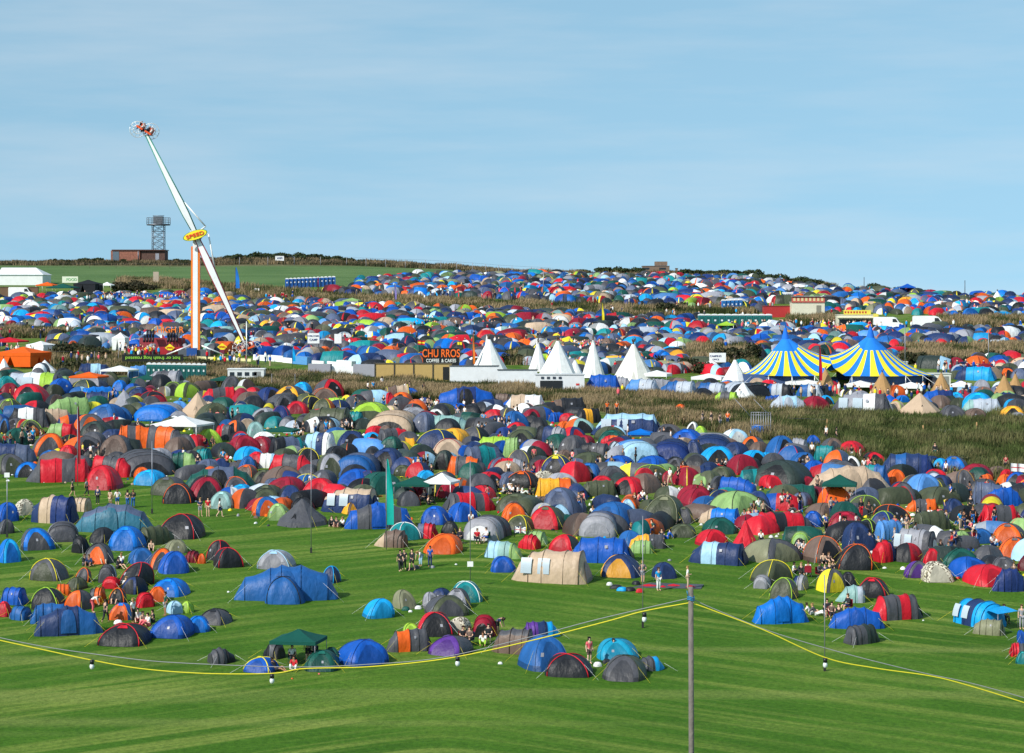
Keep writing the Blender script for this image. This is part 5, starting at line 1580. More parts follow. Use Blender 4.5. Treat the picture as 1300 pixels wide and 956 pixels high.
S_((92,631,'walk','g','k',100),(110,630,'walk','l','k',80),(124,641,'stand','N','k',170),(140,645,'stand','i','i',150),(149,645,'hips','w','t',200),(162,645,'stand','k','t',160),(169,645,'lean','k','t',190),
 (254,656,'lean','N','l',20),(264,656,'stand','r','i',10),(279,657,'walk','w','N',100),
 (508,726,'walk','k','k',10),(513,724,'walk','k','k',0),(523,725,'walk','k','k',-30),(534,719,'bend','w','a',-40),(546,720,'stand','b','N',-10),
 (816,740,'hips','6' if False else 'g','l',150),(836,750,'stand','c','w',30),(873,748,'lean','w','i',90),(748,843,'stand','P','z',30,'man in a pink top and brown shorts standing by the bottom tents'),(779,835,'chair','a','k',20),
 (134,791,'walk','k','k',150),(118,778,'bend','w','P',90),(169,791,'stand','w','k',60),(210,782,'hips','d','l',-60),
 (175,789,'sit','w','P',10),(181,793,'sit','i','P',40),(188,795,'sit','w','P',-50),(194,790,'sit','k','k',-60),(146,766,'sit','w','k',0),(103,768,'sit','k','N',20),
 (124,714,'sit','w','k',0),(130,715,'sit','k','i',20),(107,718,'sit','k','g',60),(113,719,'sit','N','k',0),(160,748,'sit','w','k',0),(166,750,'sit','k','N',-40),(174,746,'sit','k','k',-60),(192,699,'sit','i','k',10),(154,716,'sit','w','N',0),(150,722,'sit','k','k',60),
 (371,843,'chair','w','k',10),(373,850,'sit','r','w',0),(350,852,'recline','k','k',60),(397,838,'chair','l','k',-30),(391,842,'stand','i','k',0),
 (421,668,'sit','k','k',0),(427,669,'sit','k','m',0),(435,669,'sit','w','k',-40),(445,664,'sit','z','k',20),
 (588,819,'chair','k','k',20),(596,820,'chair','z','k',-20),(613,819,'sit','w','v',0),(620,816,'chair','k','k',0),(632,806,'bend','N','k',60),(584,690,'chair','k','k',-10),(575,688,'sit','k','N',0),(606,690,'chair','r','k',10),(617,689,'chair','w','b',-40),(598,662,'sit','w','k',0),
 (801,677,'sit','k','k',40),(810,677,'sit','r','k',0),(827,679,'chair','d','N',-30),(840,684,'sit','k','N',0),(847,684,'recline','b','b',-70),(852,664,'sit','i','k',0),(861,665,'sit','d','k',-30),
 (1008,728,'sit','w','k',60),(1017,729,'sit','k','k',0),(1026,733,'chair','w','w',170),(1041,735,'chair','g','k',40),(1047,730,'sit','N','k',0),(1053,728,'sit','k','i',-30),(1058,727,'sit','k','k',-60),
 (1036,781,'recline','g','w',70),(1050,783,'chair','k','k',0),(1056,787,'chair','z','k',0),(1065,783,'sit','k','k',-30),(1076,777,'chair','k','N',-60),(1029,780,'recline','w','w',80),
 (1045,715,'sit','i','k',0),(1052,716,'sit','z','k',20),(1103,660,'hips','k','k',0),(1093,657,'stand','k','r',20),(1075,652,'chair','y','k',0),(1061,656,'stand','N','l',0),(1055,656,'stand','l','N',30),(978,646,'sit','k','z',0),(966,686,'sit','w','k',0),(1020,700,'sit','w','k',20),(1014,698,'sit','l','k',-20),
 (1194,699,'sit','k','k',30),(1204,702,'sit','q','k',0),(1287,729,'sit','z','k',0),(1297,799,'stand','l','l',0),(1275,791,'chair','k','k',20),(1232,653,'stand','k','k',0),(1240,652,'sit','e','k',0),(1200,650,'bend','y','N',10),(1274,686,'sit','w','k',0),(1165,657,'sit','k','k',20),(1236,690,'bend','i','r',0))
S_((105,582,'stand','y','k'),(115,584,'stand','w','k'),(122,585,'sit','w','k'),(125,583,'stand','k','i'),(145,543,'stand','w','k'),(149,545,'sit','k','N'),(170,552,'sit','k','i'),(175,550,'stand','k','k'),
 (267,537,'stand','g','k'),(276,539,'hips','P','z'),(284,539,'stand','k','r'),(295,536,'stand','k','k'),(302,535,'lean','w','t'),(259,568,'chair','m','k'),(270,568,'chair','z','k'),(214,602,'sit','w','k'),(195,512,'stand','w','k'),(13,508,'stand','o','k'),(20,508,'stand','z','t'),
 (375,553,'stand','l','k'),(381,553,'sit','w','k'),(385,554,'stand','k','k'),(400,552,'stand','w','t'),(408,550,'stand','g','k'),(414,552,'stand','c','t'),(419,553,'stand','w','i'),(434,552,'stand','g','t'),(440,551,'hips','l','k'),(447,552,'stand','w','k'),
 (608,554,'stand','w','t'),(612,556,'walk','k','k'),(617,555,'lean','c','l'),(628,547,'stand','k','k'),(633,546,'stand','w','t'),(637,547,'stand','k','k'),(641,546,'stand','g','t'),(646,547,'stand','k','w'),
 (442,577,'sit','k','k'),(447,578,'sit','k','N'),(452,577,'sit','k','k'),(525,603,'stand','w','i'),(531,601,'stand','i','k'),(538,599,'stand','k','k'),(543,598,'lean','k','z'),(548,600,'sit','k','k'),
 (604,619,'sit','w','k'),(621,620,'sit','a','k'),(632,622,'sit','k','k'),(640,627,'sit','w','k'),(647,622,'sit','w','N'),(655,626,'sit','k','k'),(610,622,'sit','k','i'),
 (467,500,'stand','w','k'),(474,499,'stand','c','k'),(485,494,'stand','w','k'),(538,502,'stand','k','k'),(515,501,'stand','w','t'),(520,500,'stand','k','k'),(527,521,'sit','k','k'),(532,521,'sit','w','k'),(536,520,'stand','w','k'),(545,522,'sit','w','N'),(541,520,'sit','k','i'),
 (602,514,'stand','w','k'),(607,515,'stand','v','k'),(613,515,'stand','y','k'),(538,639,'chair','k','k'),(549,638,'chair','k','z'),(544,641,'sit','k','k'),(560,636,'chair','k','r'),
 (771,527,'stand','o','k',10,'left one of two people in orange vests on the grass bank'),(783,527,'stand','o','k',0,'right one of two people in orange vests on the grass bank'),(797,558,'stand','w','l'),(806,553,'sit','w','k'),(815,564,'sit','k','k'),(838,563,'stand','l','k'),(843,562,'stand','k','k'),
 (892,540,'stand','g','l'),(903,541,'stand','k','i'),(914,543,'stand','z','l'),(924,541,'hips','o','N'),(861,538,'sit','k','o'),(928,561,'stand','w','t'),(868,538,'sit','k','k'),(695,579,'stand','k','k'),(700,580,'stand','l','k'),(678,588,'stand','P','z'),(706,580,'sit','w','k'),
 (795,607,'stand','y','k'),(801,607,'stand','y','k'),(791,591,'stand','g','k'),(807,589,'stand','k','k'),(887,579,'stand','k','k'),(910,593,'sit','k','k'),(917,594,'sit','k','r'),(922,593,'sit','w','k'),
 (658,627,'sit','w','k'),(663,628,'sit','w','w'),(650,627,'sit','w','k'),(673,628,'sit','k','k'),(853,627,'sit','k','N'),(864,628,'sit','w','k'),(891,624,'sit','k','k'),(900,625,'sit','w','k'),(658,523,'stand','k','k'),(662,524,'sit','w','k'),
 (1049,560,'stand','w','k'),(1062,561,'stand','k','k'),(1081,585,'stand','k','w'),(1092,588,'stand','i','z'),(1031,582,'stand','w','k'),(1187,583,'stand','k','d'),(1191,599,'sit','w','z'),(1201,607,'stand','w','k'),(1212,614,'walk','k','k'),(1277,599,'stand','m','k'),
 (1038,627,'stand','z','k'),(1057,634,'sit','w','k'),(1064,635,'chair','m','k'),(1073,635,'chair','w','k'),(1079,634,'sit','w','N'),(1084,635,'sit','k','k'),(1068,632,'stand','k','k'))
# loose things lying about
m_ = MB(); p = P(845, 744); 
vs = [(-2.6,-.9,.03),(2.7,-.9,.03),(2.9,.8,.03),(-1.2,1.2,.03)]; gr = thing('groundsheet', p, R(-5), SLOPE)
m_.add(vs+[(x,y,.0) for x,y,z in vs], [(0,1,2,3),(0,4,5,1),(1,5,6,2),(2,6,7,3),(3,7,4,0)], 'g'); m_.build('sheet', 'fabric', gr)
for x, y, w_, d_ in ((-1.3,-.1,1.2,.7),(.6,.1,1.0,.6),(1.9,-.3,.8,.5),(-.2,-.5,.5,.4)):
    m_ = MB(); n = 10; vs = [(0,0,.16)]+[(w_/2*math.cos(2*math.pi*k/n)*(1+.2*math.sin(k*2.3)), d_/2*math.sin(2*math.pi*k/n), .04) for k in range(n)]
    m_.add([(x+a, y+b_, c) for a, b_, c in vs], [(0,1+k,1+(k+1) % n) for k in range(n)], 'r', smooth=True); m_.build('folded_cloth', 'fabric', gr)
tag(gr, 'grey and red unpitched tent spread flat on the grass', 'groundsheet')
def heap(X, Y, c, label, w=.5, h=.3):
    p = P(X, Y); m_ = MB(); n = 12; vs = []; sd_ = hsh(X, Y)
    for j in range(5):
        a = j/4*math.pi/2
        for k in range(n): r_ = math.cos(a)**.7*(1+.18*math.sin(k*1.9+sd_*9)); vs.append((w/2*r_*math.cos(2*math.pi*k/n), w*.35*r_*math.sin(2*math.pi*k/n), h*math.sin(a)))
    fs = [(j*n+k, j*n+(k+1) % n, (j+1)*n+(k+1) % n, (j+1)*n+k) for j in range(4) for k in range(n)]
    m_.add(vs, fs, c, smooth=True); o = m_.build('bag', 'fabric', None, p); REC.append([o, label, X, Y, 'bag', None])
for (X, Y, c, l_, w_) in ((774,743,'w','white bag lying on the grass',.5),(782,747,'k','black rucksack lying on the grass',1.0),(790,750,'c','light blue mat lying on the grass',.8),(800,750,'k','black holdall lying on the grass',.9),(812,752,'r','red bag lying on the grass',.6),(808,742,'k','black bag lying on the grass',.7),
    (520,724,'k','black bag held by a walker',.5),(528,722,'g','grey bag carried along',.6),(549,721,'l','pale carrier bag beside the walkers',.4),(635,843,'w','white litter bag alone on the open grass',.3),(579,717,'w','small white litter on the lawn',.2),(515,775,'d','green folded chair beside the khaki dome tent',.6),(531,773,'w','white bags beside the khaki dome tent',.5),(521,777,'w','white carrier beside the khaki dome tent',.3),
    (850,712,'l','pale litter on the grass by the wooden pole',.3),(371,862,'o','orange cup on the grass',.15),(405,856,'P','pink cup on the grass',.15),(759,846,'w','white bags beside the man in pink',.6),(770,842,'k','black bags beside the man in pink',.6),(1216,735,'r','red bag beside the leopard print tent',.35),(1172,788,'w','white litter on the open grass',.15),
    (32,602,'w','white box on the grass by the camp edge',.45),(880,766,'w','small white litter near the wooden pole',.15),(478,635,'w','white bags under the dark green canopy',.5),(150,792,'w','white towel on a low tent',.6),(690,812,'w','white scrap on the grass',.12),(290,752,'w','paper scrap on the left lawn',.2),(880,708,'w','paper scrap above the wooden pole',.3)):
    heap(X, Y, c, l_, w_, min(.3, w_*.5))
# ------------------------------------------------------------ more tents in the gaps of the packed camp
UP = [(0,482),(60,478),(200,492),(330,497),(640,522),(740,525),(850,550),(980,578),(1100,596),(1300,612)]
LO = [(0,596),(150,596),(190,606),(260,632),(330,650),(480,652),(560,640),(640,655),(700,685),(800,690),(850,665),(930,668),(1000,690),(1100,705),(1200,715),(1300,725)]
occ = np.zeros((120, 165), bool)     # 8 px cells
for (a, b, c, d) in BOXES: occ[int(max(0, b)//8):int(d//8)+1, int(max(0, a+3)//8):int(max(0, c-3)//8)+1] = True
print('tents', len(BOXES))

# ------------------------------------------------------------ the far camp: over three thousand small tents, one mass
def dome_tpl(per, m_, pl=.05):
    """dome whose four pole lines are narrow strips of their own"""
    angs = []; sect = []
    for q_ in range(4):
        a0 = R(45+90*q_); angs += [a0-pl*1.0, a0+pl*1.0]; sect += [4, q_]
        for k in range(1, per): angs.append(a0+pl+(math.pi/2-2*pl)*k/per); sect.append(q_)
    n = len(angs); vs = []
    for j in range(m_):
        for a in angs: p_ = dome_pt(a, j/m_, 1, 1, 1); vs.append(tuple(p_))
    vs.append((0, 0, 1)); top = len(vs)-1; fs = []; sec = []
    for j in range(m_):
        for i in range(n):
            fs.append((j*n+i, j*n+(i+1) % n, (j+1)*n+(i+1) % n, (j+1)*n+i) if j < m_-1 else (j*n+i, j*n+(i+1) % n, top, top)); sec.append(sect[i])
    return np.array(vs), fs, np.array(sec)
def tun_tpl(n=7):
    st = [(-.5,.5,.1),(-.42,.9,.75),(-.15,1,1),(.15,1,1),(.42,.96,.92),(.5,.7,.2)]; vs = []; fs = []; sect = []
    for s_, w, h in st:
        for k in range(n+1): a = math.pi*k/n; vs.append((s_, -math.cos(a)*w*.5, math.sin(a)**.85*h if 0 < k < n else 0))
    for i in range(len(st)-1):
        for k in range(n): fs.append((i*(n+1)+k, (i+1)*(n+1)+k, (i+1)*(n+1)+k+1, i*(n+1)+k+1)); sect.append((i+(k in (2, 3, 4) and 0)) % 4)
    return np.array(vs), fs, np.array(sect)
TPL = [dome_tpl(2, 4, .09), tun_tpl()]; TPH = [dome_tpl(6, 8, .035), tun_tpl(12)]
FC = 'bbbbbbbBBBBNNNNNNNNnnnnttttttttcccc44gggggggggkkkkkkkkEEEEEEeeeeeedddddqqqrrrrrmmmooohwwssslllzzziiippv666666ff33'
def scatter(regions, spacing, name, label, exclude=(), T_=None, free=None, sizes=(1.8,2.1,2.3,2.5,2.8,3.1,3.9)):
    T_ = T_ or TPL
    V = []; F3 = []; C = []; off = 0; n_ = 0
    for (x0, x1, y0f, y1f, ncand) in regions:
        cell = {}
        for _ in range(ncand):
            X = rng.uniform(x0, x1); ya, yb = y0f(X), y1f(X)
            u = rng.random(); D = 1/((1-u)*(yb-174)+u*(ya-174))
            # uniform in world depth between the two rows
            Da, Db = 102900/(ya-174), 102900/(yb-174)
            D = math.sqrt(Db*Db+(Da*Da-Db*Db)*rng.random()); Y = 174+102900/D
            if any(a < X < c and b < Y < d for a, b, c, d in exclude): continue
            if any(bb[0][0] <= X <= bb[-1][0] and band(bb, X)[0]-0 < Y < band(bb, X)[1]+1.0 for kx, bb in BANDS.items() if kx[0] in 'ABF'): continue
            x = (X-CXP)/FPX*D; key = (int(x//spacing), int(D//spacing))
            ok = True
            for a in (-1,0,1):
                for b in (-1,0,1):
                    for (qx, qy) in cell.get((key[0]+a, key[1]+b), ()):
                        if (qx-x)**2+(qy-D)**2 < spacing**2: ok = False
            if not ok: continue
            cell.setdefault(key, []).append((x, D))
            if free and not free(X, Y): continue
            tun = rng.random() < .28; tv, tf, ts = T_[1 if tun else 0]; near = T_ is not TPL
            sz = rng.choice(sizes); W = sz*(1.45 if tun else 1); Dp = W*(.5 if tun else .85); H = sz*(rng.uniform(.46,.62)); H = min(H, 1.9)
            a = rng.uniform(0, 2*math.pi); ca, sa = math.cos(a), math.sin(a)
            v = tv*np.array([W, Dp, H]); vv = np.stack([v[:,0]*ca-v[:,1]*sa+x, v[:,0]*sa+v[:,1]*ca+D, v[:,2]], 1)
            vv[:, 2] += gz(x, D)-.03+(vv[:, 1]-D)*.0687
            V.append(vv); f = np.array([q_ for q_ in tf])+off; F3.append(f); off += len(tv)
            c1 = L(rng.choice('bNNNnttkkkkkkggggggggEEEEeeeeeddqzzz66rrmmo4pil' if near else FC)); c2 = L(rng.choice('ggkkorylwwsbNa')) if rng.random() < .45 else c1; c3 = c1 if rng.random() < .7 else c2
            door = tuple(v_*.4 for v_ in c1)
            pal = np.array([c1, c2, c3, c1 if rng.random() < .6 else door, L(rng.choice('yor')) if rng.random() < .16 else tuple(v_*.45 for v_ in c1)]); jit = rng.uniform(.65, 1.25)
            C.append(pal[ts]*jit); n_ += 1
    v = np.concatenate(V); f = np.concatenate(F3); c = np.concatenate(C)
    quads = f[:, 2] != f[:, 3]; me = bpy.data.meshes.new(name)
    me.vertices.add(len(v)); me.vertices.foreach_set('co', v.astype(np.float32).ravel())
    lt = np.where(quads, 4, 3); ls = np.concatenate([[0], np.cumsum(lt)[:-1]]); idx = f.ravel()[np.stack([np.ones(len(f), bool)]*3+[quads], 1).ravel()]
    me.loops.add(len(idx)); me.loops.foreach_set('vertex_index', idx.astype(np.int32)); me.polygons.add(len(f)); me.polygons.foreach_set('loop_start', ls.astype(np.int32)); me.update(calc_edges=True)
    ca_ = me.color_attributes.new('Col', 'FLOAT_COLOR', 'CORNER'); arr = np.ones((len(idx), 4), np.float32); arr[:, :3] = np.repeat(c, lt, 0); ca_.data.foreach_set('color', arr.ravel())
    me.shade_smooth(); me.materials.append(MATS['fabric']); o = bpy.data.objects.new(name, me); COL.objects.link(o); o['kind'] = 'stuff'; tag(o, label, 'tents'); print(name, n_)
I_ = lambda pts: (lambda X: float(np.interp(X, [p[0] for p in pts], [p[1] for p in pts])))
EX = [(236,445,262,470),(536,448,584,482),(944,455,1180,505),(886,398,984,415),(1004,384,1050,420),(1060,397,1110,420),(1110,400,1202,421),(1230,432,1248,446),(166,444,232,470),(0,420,66,470),(140,430,170,450),(1143,470,1210,492),(600,462,700,480),(10,360,50,381),(350,350,434,369),(970,385,1006,404),(360,378,420,384),(150,350,178,366)]
scatter([(-60, 1360, I_([(0,382),(250,376),(330,384),(440,390),(640,398),(880,406),(985,416),(1100,420),(1300,419)]), I_([(0,442),(60,440),(100,442),(180,444),(330,452),(470,466),(600,466),(700,470),(860,474),(960,462),(1140,462),(1300,475)]), 21000)], 2.2, 'middle_camp_tents', 'dense mass of small colourful tents filling the middle distance', EX)
scatter([(720, 1360, I_([(720,351),(900,353),(960,356),(1050,366),(1120,370),(1200,377),(1360,380)]), I_([(720,384),(880,390),(980,396),(1100,404),(1200,404),(1360,404)]), 12000), (1175, 1345, I_([(1175,465),(1345,462)]), I_([(1175,486),(1230,484),(1345,482)]), 700), (590, 960, I_([(590,461),(960,462)]), I_([(590,468),(760,474),(960,476)]), 900),
         (455, 720, I_([(455,356),(500,352),(560,350),(720,351)]), I_([(455,372),(520,376),(720,384)]), 5000), (255, 455, I_([(255,372),(455,366)]), I_([(255,378),(455,376)]), 300)], 2.3, 'upper_camp_tents', 'dense mass of small colourful tents on the upper slope below the skyline', EX)
def free_(X, Y):
    i, j = int((Y-6)//8), int(X//8)
    if not (0 <= j < 165): return True
    return not occ[max(0, i-1), j] or rng.random() < .36
scatter([(-20, 1320, I_(UP), I_(LO), 12000)], 2.2, 'gap_tents', 'smaller tents filling the gaps between the larger ones of the front camp', T_=TPH, free=free_, sizes=(2.2, 2.5, 2.8, 3.1))
scatter([(860, 1335, I_([(860,489),(950,492),(1300,490)]), I_([(860,499),(980,510),(1050,519),(1300,523)]), 2600)], 2.2, 'bank_top_tents', 'small tents crowded on top of the grass bank round the tan pointed tents', T_=TPH, free=free_, sizes=(2.0, 2.4, 2.8))
def clutter():
    V = []; F3 = []; C = []; off = 0; n = 6; base = []
    for z, r_ in ((0, 1), (.55, .85), (1, .3)):
        for k in range(n): base.append((r_*math.cos(2*math.pi*k/n+.4), r_*math.sin(2*math.pi*k/n+.4), z))
    base.append((0, 0, 1.02)); fs = [(j*n+k, j*n+(k+1) % n, (j+1)*n+(k+1) % n, (j+1)*n+k) for j in range(2) for k in range(n)]; fs = np.array(fs+[(2*n, 2*n+1, 2*n+2, 2*n+3), (2*n, 2*n+3, 2*n+4, 2*n+5)]); base = np.array(base)
    for _ in range(5200):
        X = rng.uniform(-10, 1310); lo = np.interp(X, *zip(*LO))+(18 if rng.random() < .25 else -2); hi = np.interp(X, *zip(*UP))
        Y = rng.uniform(hi, lo); p = P(X, Y); a = rng.uniform(0, 6.28); w, d, h = rng.uniform(.06, .32), rng.uniform(.06, .22), rng.uniform(.04, .26)
        b = base*np.array([w, d, h]); v = np.stack([b[:,0]*math.cos(a)-b[:,1]*math.sin(a)+p.x, b[:,0]*math.sin(a)+b[:,1]*math.cos(a)+p.y, b[:,2]+p.z], 1)
        V.append(v); F3.append(fs+off); off += len(base); C.append(np.tile(np.array(L(rng.choice('wwwwkkkkgNlribcdyoz')))*rng.uniform(.7, 1.1), (len(fs), 1)))
    me = np_mesh('camp_litter', np.concatenate(V), np.concatenate(F3)); ca_ = me.color_attributes.new('Col', 'FLOAT_COLOR', 'CORNER'); f = np.concatenate(F3)
    arr = np.ones((f.size, 4), np.float32); arr[:, :3] = np.repeat(np.concatenate(C), 4, 0); ca_.data.foreach_set('color', arr.ravel()); me.materials.append(MATS['cloth'])
    o = bpy.data.objects.new('camp_litter', me); COL.objects.link(o); o['kind'] = 'stuff'; tag(o, 'litter, bags and small camping clutter strewn between the tents', 'litter')
clutter()
def camp_crowd():
    V = []; Fq = []; C = []; off = 0; keys = ['stand','lean','hips','walk','sit','sit','chair','recline','sit','stand']
    def arrs(me):
        v = np.empty(len(me.vertices)*3, np.float32); me.vertices.foreach_get('co', v); f = np.array([tuple(p.vertices) for p in me.polygons if len(p.vertices) == 4]); return v.reshape(-1, 3), f
    cache = {k: [arrs(PM[k][q_]) for q_ in ('body', 'tee', 'trs', 'hs')] for k in set(keys)}
    for _ in range(60):
        X0 = rng.uniform(5, 1295); Y0 = rng.uniform(np.interp(X0, *zip(*UP))+4, np.interp(X0, *zip(*LO))-8)
        for _2 in range(rng.randint(2, 6)):
            X, Y = X0+rng.gauss(0, 9), Y0+rng.gauss(0, 3); p = P(X, Y); a = rng.uniform(0, 6.28); cs = [SKINC[rng.randrange(4)], L(rng.choice('wwkkkgNrblceiP')), L(rng.choice('kkNNgti')), HAIRC[rng.randrange(5)]]
            k_ = rng.choice(keys); s_ = rng.uniform(.95, 1.06)
            for (v, f), c in zip(cache[k_], cs):
                w = np.stack([v[:,0]*math.cos(a)-v[:,1]*math.sin(a), v[:,0]*math.sin(a)+v[:,1]*math.cos(a), v[:,2]], 1)*s_+np.array(p)
                V.append(w); Fq.append(f+off); off += len(v); C.append(np.tile(np.array(c), (len(f), 1)))
    f = np.concatenate(Fq); me = np_mesh('camp_crowd', np.concatenate(V), f); ca_ = me.color_attributes.new('Col', 'FLOAT_COLOR', 'CORNER')
    arr = np.ones((f.size, 4), np.float32); arr[:, :3] = np.repeat(np.concatenate(C), 4, 0); ca_.data.foreach_set('color', arr.ravel()); me.shade_smooth(); me.materials.append(MATS['cloth'])
    o = bpy.data.objects.new('camp_crowd', me); COL.objects.link(o); o['kind'] = 'stuff'; tag(o, 'further groups of people half hidden between the packed tents', 'crowd')
camp_crowd()
# far crowd
def crowd():
    V = []; F3 = []; C = []; off = 0; n = 6
    zs = [(0,.10,0),(.45,.12,0),(.86,.17,0),(.9,.19,1),(1.3,.22,1),(1.45,.10,1),(1.5,.10,2),(1.62,.11,2),(1.75,.05,3)]
    base = []; 
    for z, r_, _ in zs:
        for k in range(n): base.append((r_*math.cos(2*math.pi*k/n), r_*.7*math.sin(2*math.pi*k/n), z))
    base = np.array(base); fs = []; sc2 = []
    for j in range(len(zs)-1):
        for k in range(n): fs.append((j*n+k, j*n+(k+1) % n, (j+1)*n+(k+1) % n, (j+1)*n+k)); sc2.append(zs[j+1][2])
    fs = np.array(fs); sc2 = np.array(sc2)
    spots = [(150,382,60,6,90),(230,384,40,6,50),(400,395,25,5,22),(350,382,30,4,12),(460,398,30,4,10),(560,420,60,22,50),(740,448,50,10,80),(700,462,30,8,20),(1010,417,80,3,34),(1075,418,50,3,22),(930,418,60,4,20),(176,452,28,8,30),(120,462,40,6,10),(20,452,22,6,16),(300,462,60,8,20),(640,430,300,30,90),(300,425,120,25,40),(1080,425,160,16,50),(820,470,60,8,16),(900,395,200,20,40),(600,375,140,14,40),(1230,395,60,10,20),(1220,475,70,8,24),(1100,506,200,10,60),(90,420,80,20,30),(860,360,160,12,26)]
    for (X0, Y0, dx, dy, m_) in spots:
        for _ in range(m_):
            X = rng.gauss(X0, dx*.45); Y = Y0+rng.uniform(-dy, dy)*.6; p = P(X, Y); s_ = rng.uniform(.9, 1.05); V.append(base*s_+np.array(p)); F3.append(fs+off); off += len(base)
            pal = np.array([L(rng.choice('kkNNzgti')), L(rng.choice('wwwkkNrgclibymP')), SKINC[rng.randrange(3)], HAIRC[rng.randrange(5)]]); C.append(pal[sc2])
    v = np.concatenate(V); f = np.concatenate(F3); me = np_mesh('distant_crowd', v, f); ca_ = me.color_attributes.new('Col', 'FLOAT_COLOR', 'CORNER')
    arr = np.ones((f.size, 4), np.float32); arr[:, :3] = np.repeat(np.concatenate(C), 4, 0); ca_.data.foreach_set('color', arr.ravel()); me.shade_smooth(); me.materials.append(MATS['cloth'])
    o = bpy.data.objects.new('distant_crowd', me); COL.objects.link(o); o['kind'] = 'stuff'; tag(o, 'far crowd of tiny festival goers between the distant tents', 'crowd')
crowd()
# ------------------------------------------------------------ rough grass on the banks
def blades(polyname, n, hmin, hmax, cols, name, lab, nb=4, wid=.05, spread=.35):
    V = []; C = []
    r_ = np.random.default_rng(len(polyname)*31+5)
    for pn in polyname:
        b = BANDS[pn]; x0, x1 = b[0][0], b[-1][0]
        Xs = r_.uniform(x0, x1, n[pn]); t0, t1 = band(b, Xs); Da, Db = 102900/(t0-174), 102900/(t1-174)
        D = Db+(Da-Db)*r_.random(len(Xs)); x = (Xs-CXP)/FPX*D
        cl = np.array([mnoise.noise(Vector((a*.16, d*.16, 1.7))) for a, d in zip(x, D)]); cl2 = np.array([mnoise.noise(Vector((a*.55, d*.55, 6.7))) for a, d in zip(x, D)])
        z = ground(x, D)
        for k in range(nb):
            h = (hmin+(hmax-hmin)*r_.random(len(x)))*(1+.55*cl+.35*cl2); a = r_.uniform(0, 6.28, len(x)); w = wid*(1+h*.4)
            bx, by = x+r_.normal(0, spread, len(x)), D+r_.normal(0, spread, len(x)); lx, ly = r_.normal(0, .16, len(x))*h+.08*h, r_.normal(0, .16, len(x))*h
            p0 = np.stack([bx-np.cos(a)*w, by-np.sin(a)*w, z-.05], 1); p1 = np.stack([bx+np.cos(a)*w, by+np.sin(a)*w, z-.05], 1)
            p2 = np.stack([bx+np.cos(a)*w*.9+lx*.5, by+np.sin(a)*w*.9+ly*.5, z+h*.62], 1); p3 = np.stack([bx+lx, by+ly, z+h], 1)
            V.append(np.stack([p0, p1, p2, p3], 1).reshape(-1, 3)); ci = np.clip(((cl*1.5+cl2*.7+r_.normal(0, .28, len(x)))*1.2+.5)*len(cols), 0, len(cols)-1).astype(int)
            cc = np.array(cols)[ci]; gw = np.clip((Xs-900)/250, 0, .7)*(pn == 'A'); cc = cc*(1-gw[:, None])+np.array([.075,.10,.028])*gw[:, None]*(1+cl2[:, None])
            C.append(cc*(r_.uniform(.75, 1.25, len(x))[:, None]))
    v = np.concatenate(V); f = np.arange(len(v)).reshape(-1, 4); me = np_mesh(name, v, f); ca_ = me.color_attributes.new('Col', 'FLOAT_COLOR', 'CORNER')
    arr = np.ones((f.size, 4), np.float32); arr[:, :3] = np.repeat(np.concatenate(C), 4, 0); ca_.data.foreach_set('color', arr.ravel()); me.materials.append(MATS['straw'])
    o = bpy.data.objects.new(name, me); COL.objects.link(o); o['kind'] = 'stuff'; tag(o, lab, 'grass')
GC = [(.045,.060,.018),(.070,.090,.026),(.10,.11,.036),(.155,.135,.055),(.24,.18,.09),(.34,.25,.14)]
blades(['A','A2'], {'A': 60000, 'A2': 7000}, .35, 1.05, GC, 'rough_grass', 'tall brown and green rough grass on the bank between the camps', nb=5, wid=.028, spread=.3)
blades(['B','B2','B3','C2','F','F2','F3','F4'], {'B': 16000, 'B2': 2000, 'B3': 4000, 'C2': 3500, 'F': 6000, 'F2': 3500, 'F3': 2600, 'F4': 900}, .4, 1.25, GC, 'rough_grass_strip', 'rough brown grass strips between the middle and upper camps', nb=4, wid=.05)
blades(['C','H'], {'C': 14000, 'H': 5000}, .3, .95, [(.04,.045,.02),(.09,.075,.04),(.17,.125,.07),(.24,.18,.10)], 'hilltop_grass', 'dry grass and scrub along the hilltop', nb=3, wid=.07)
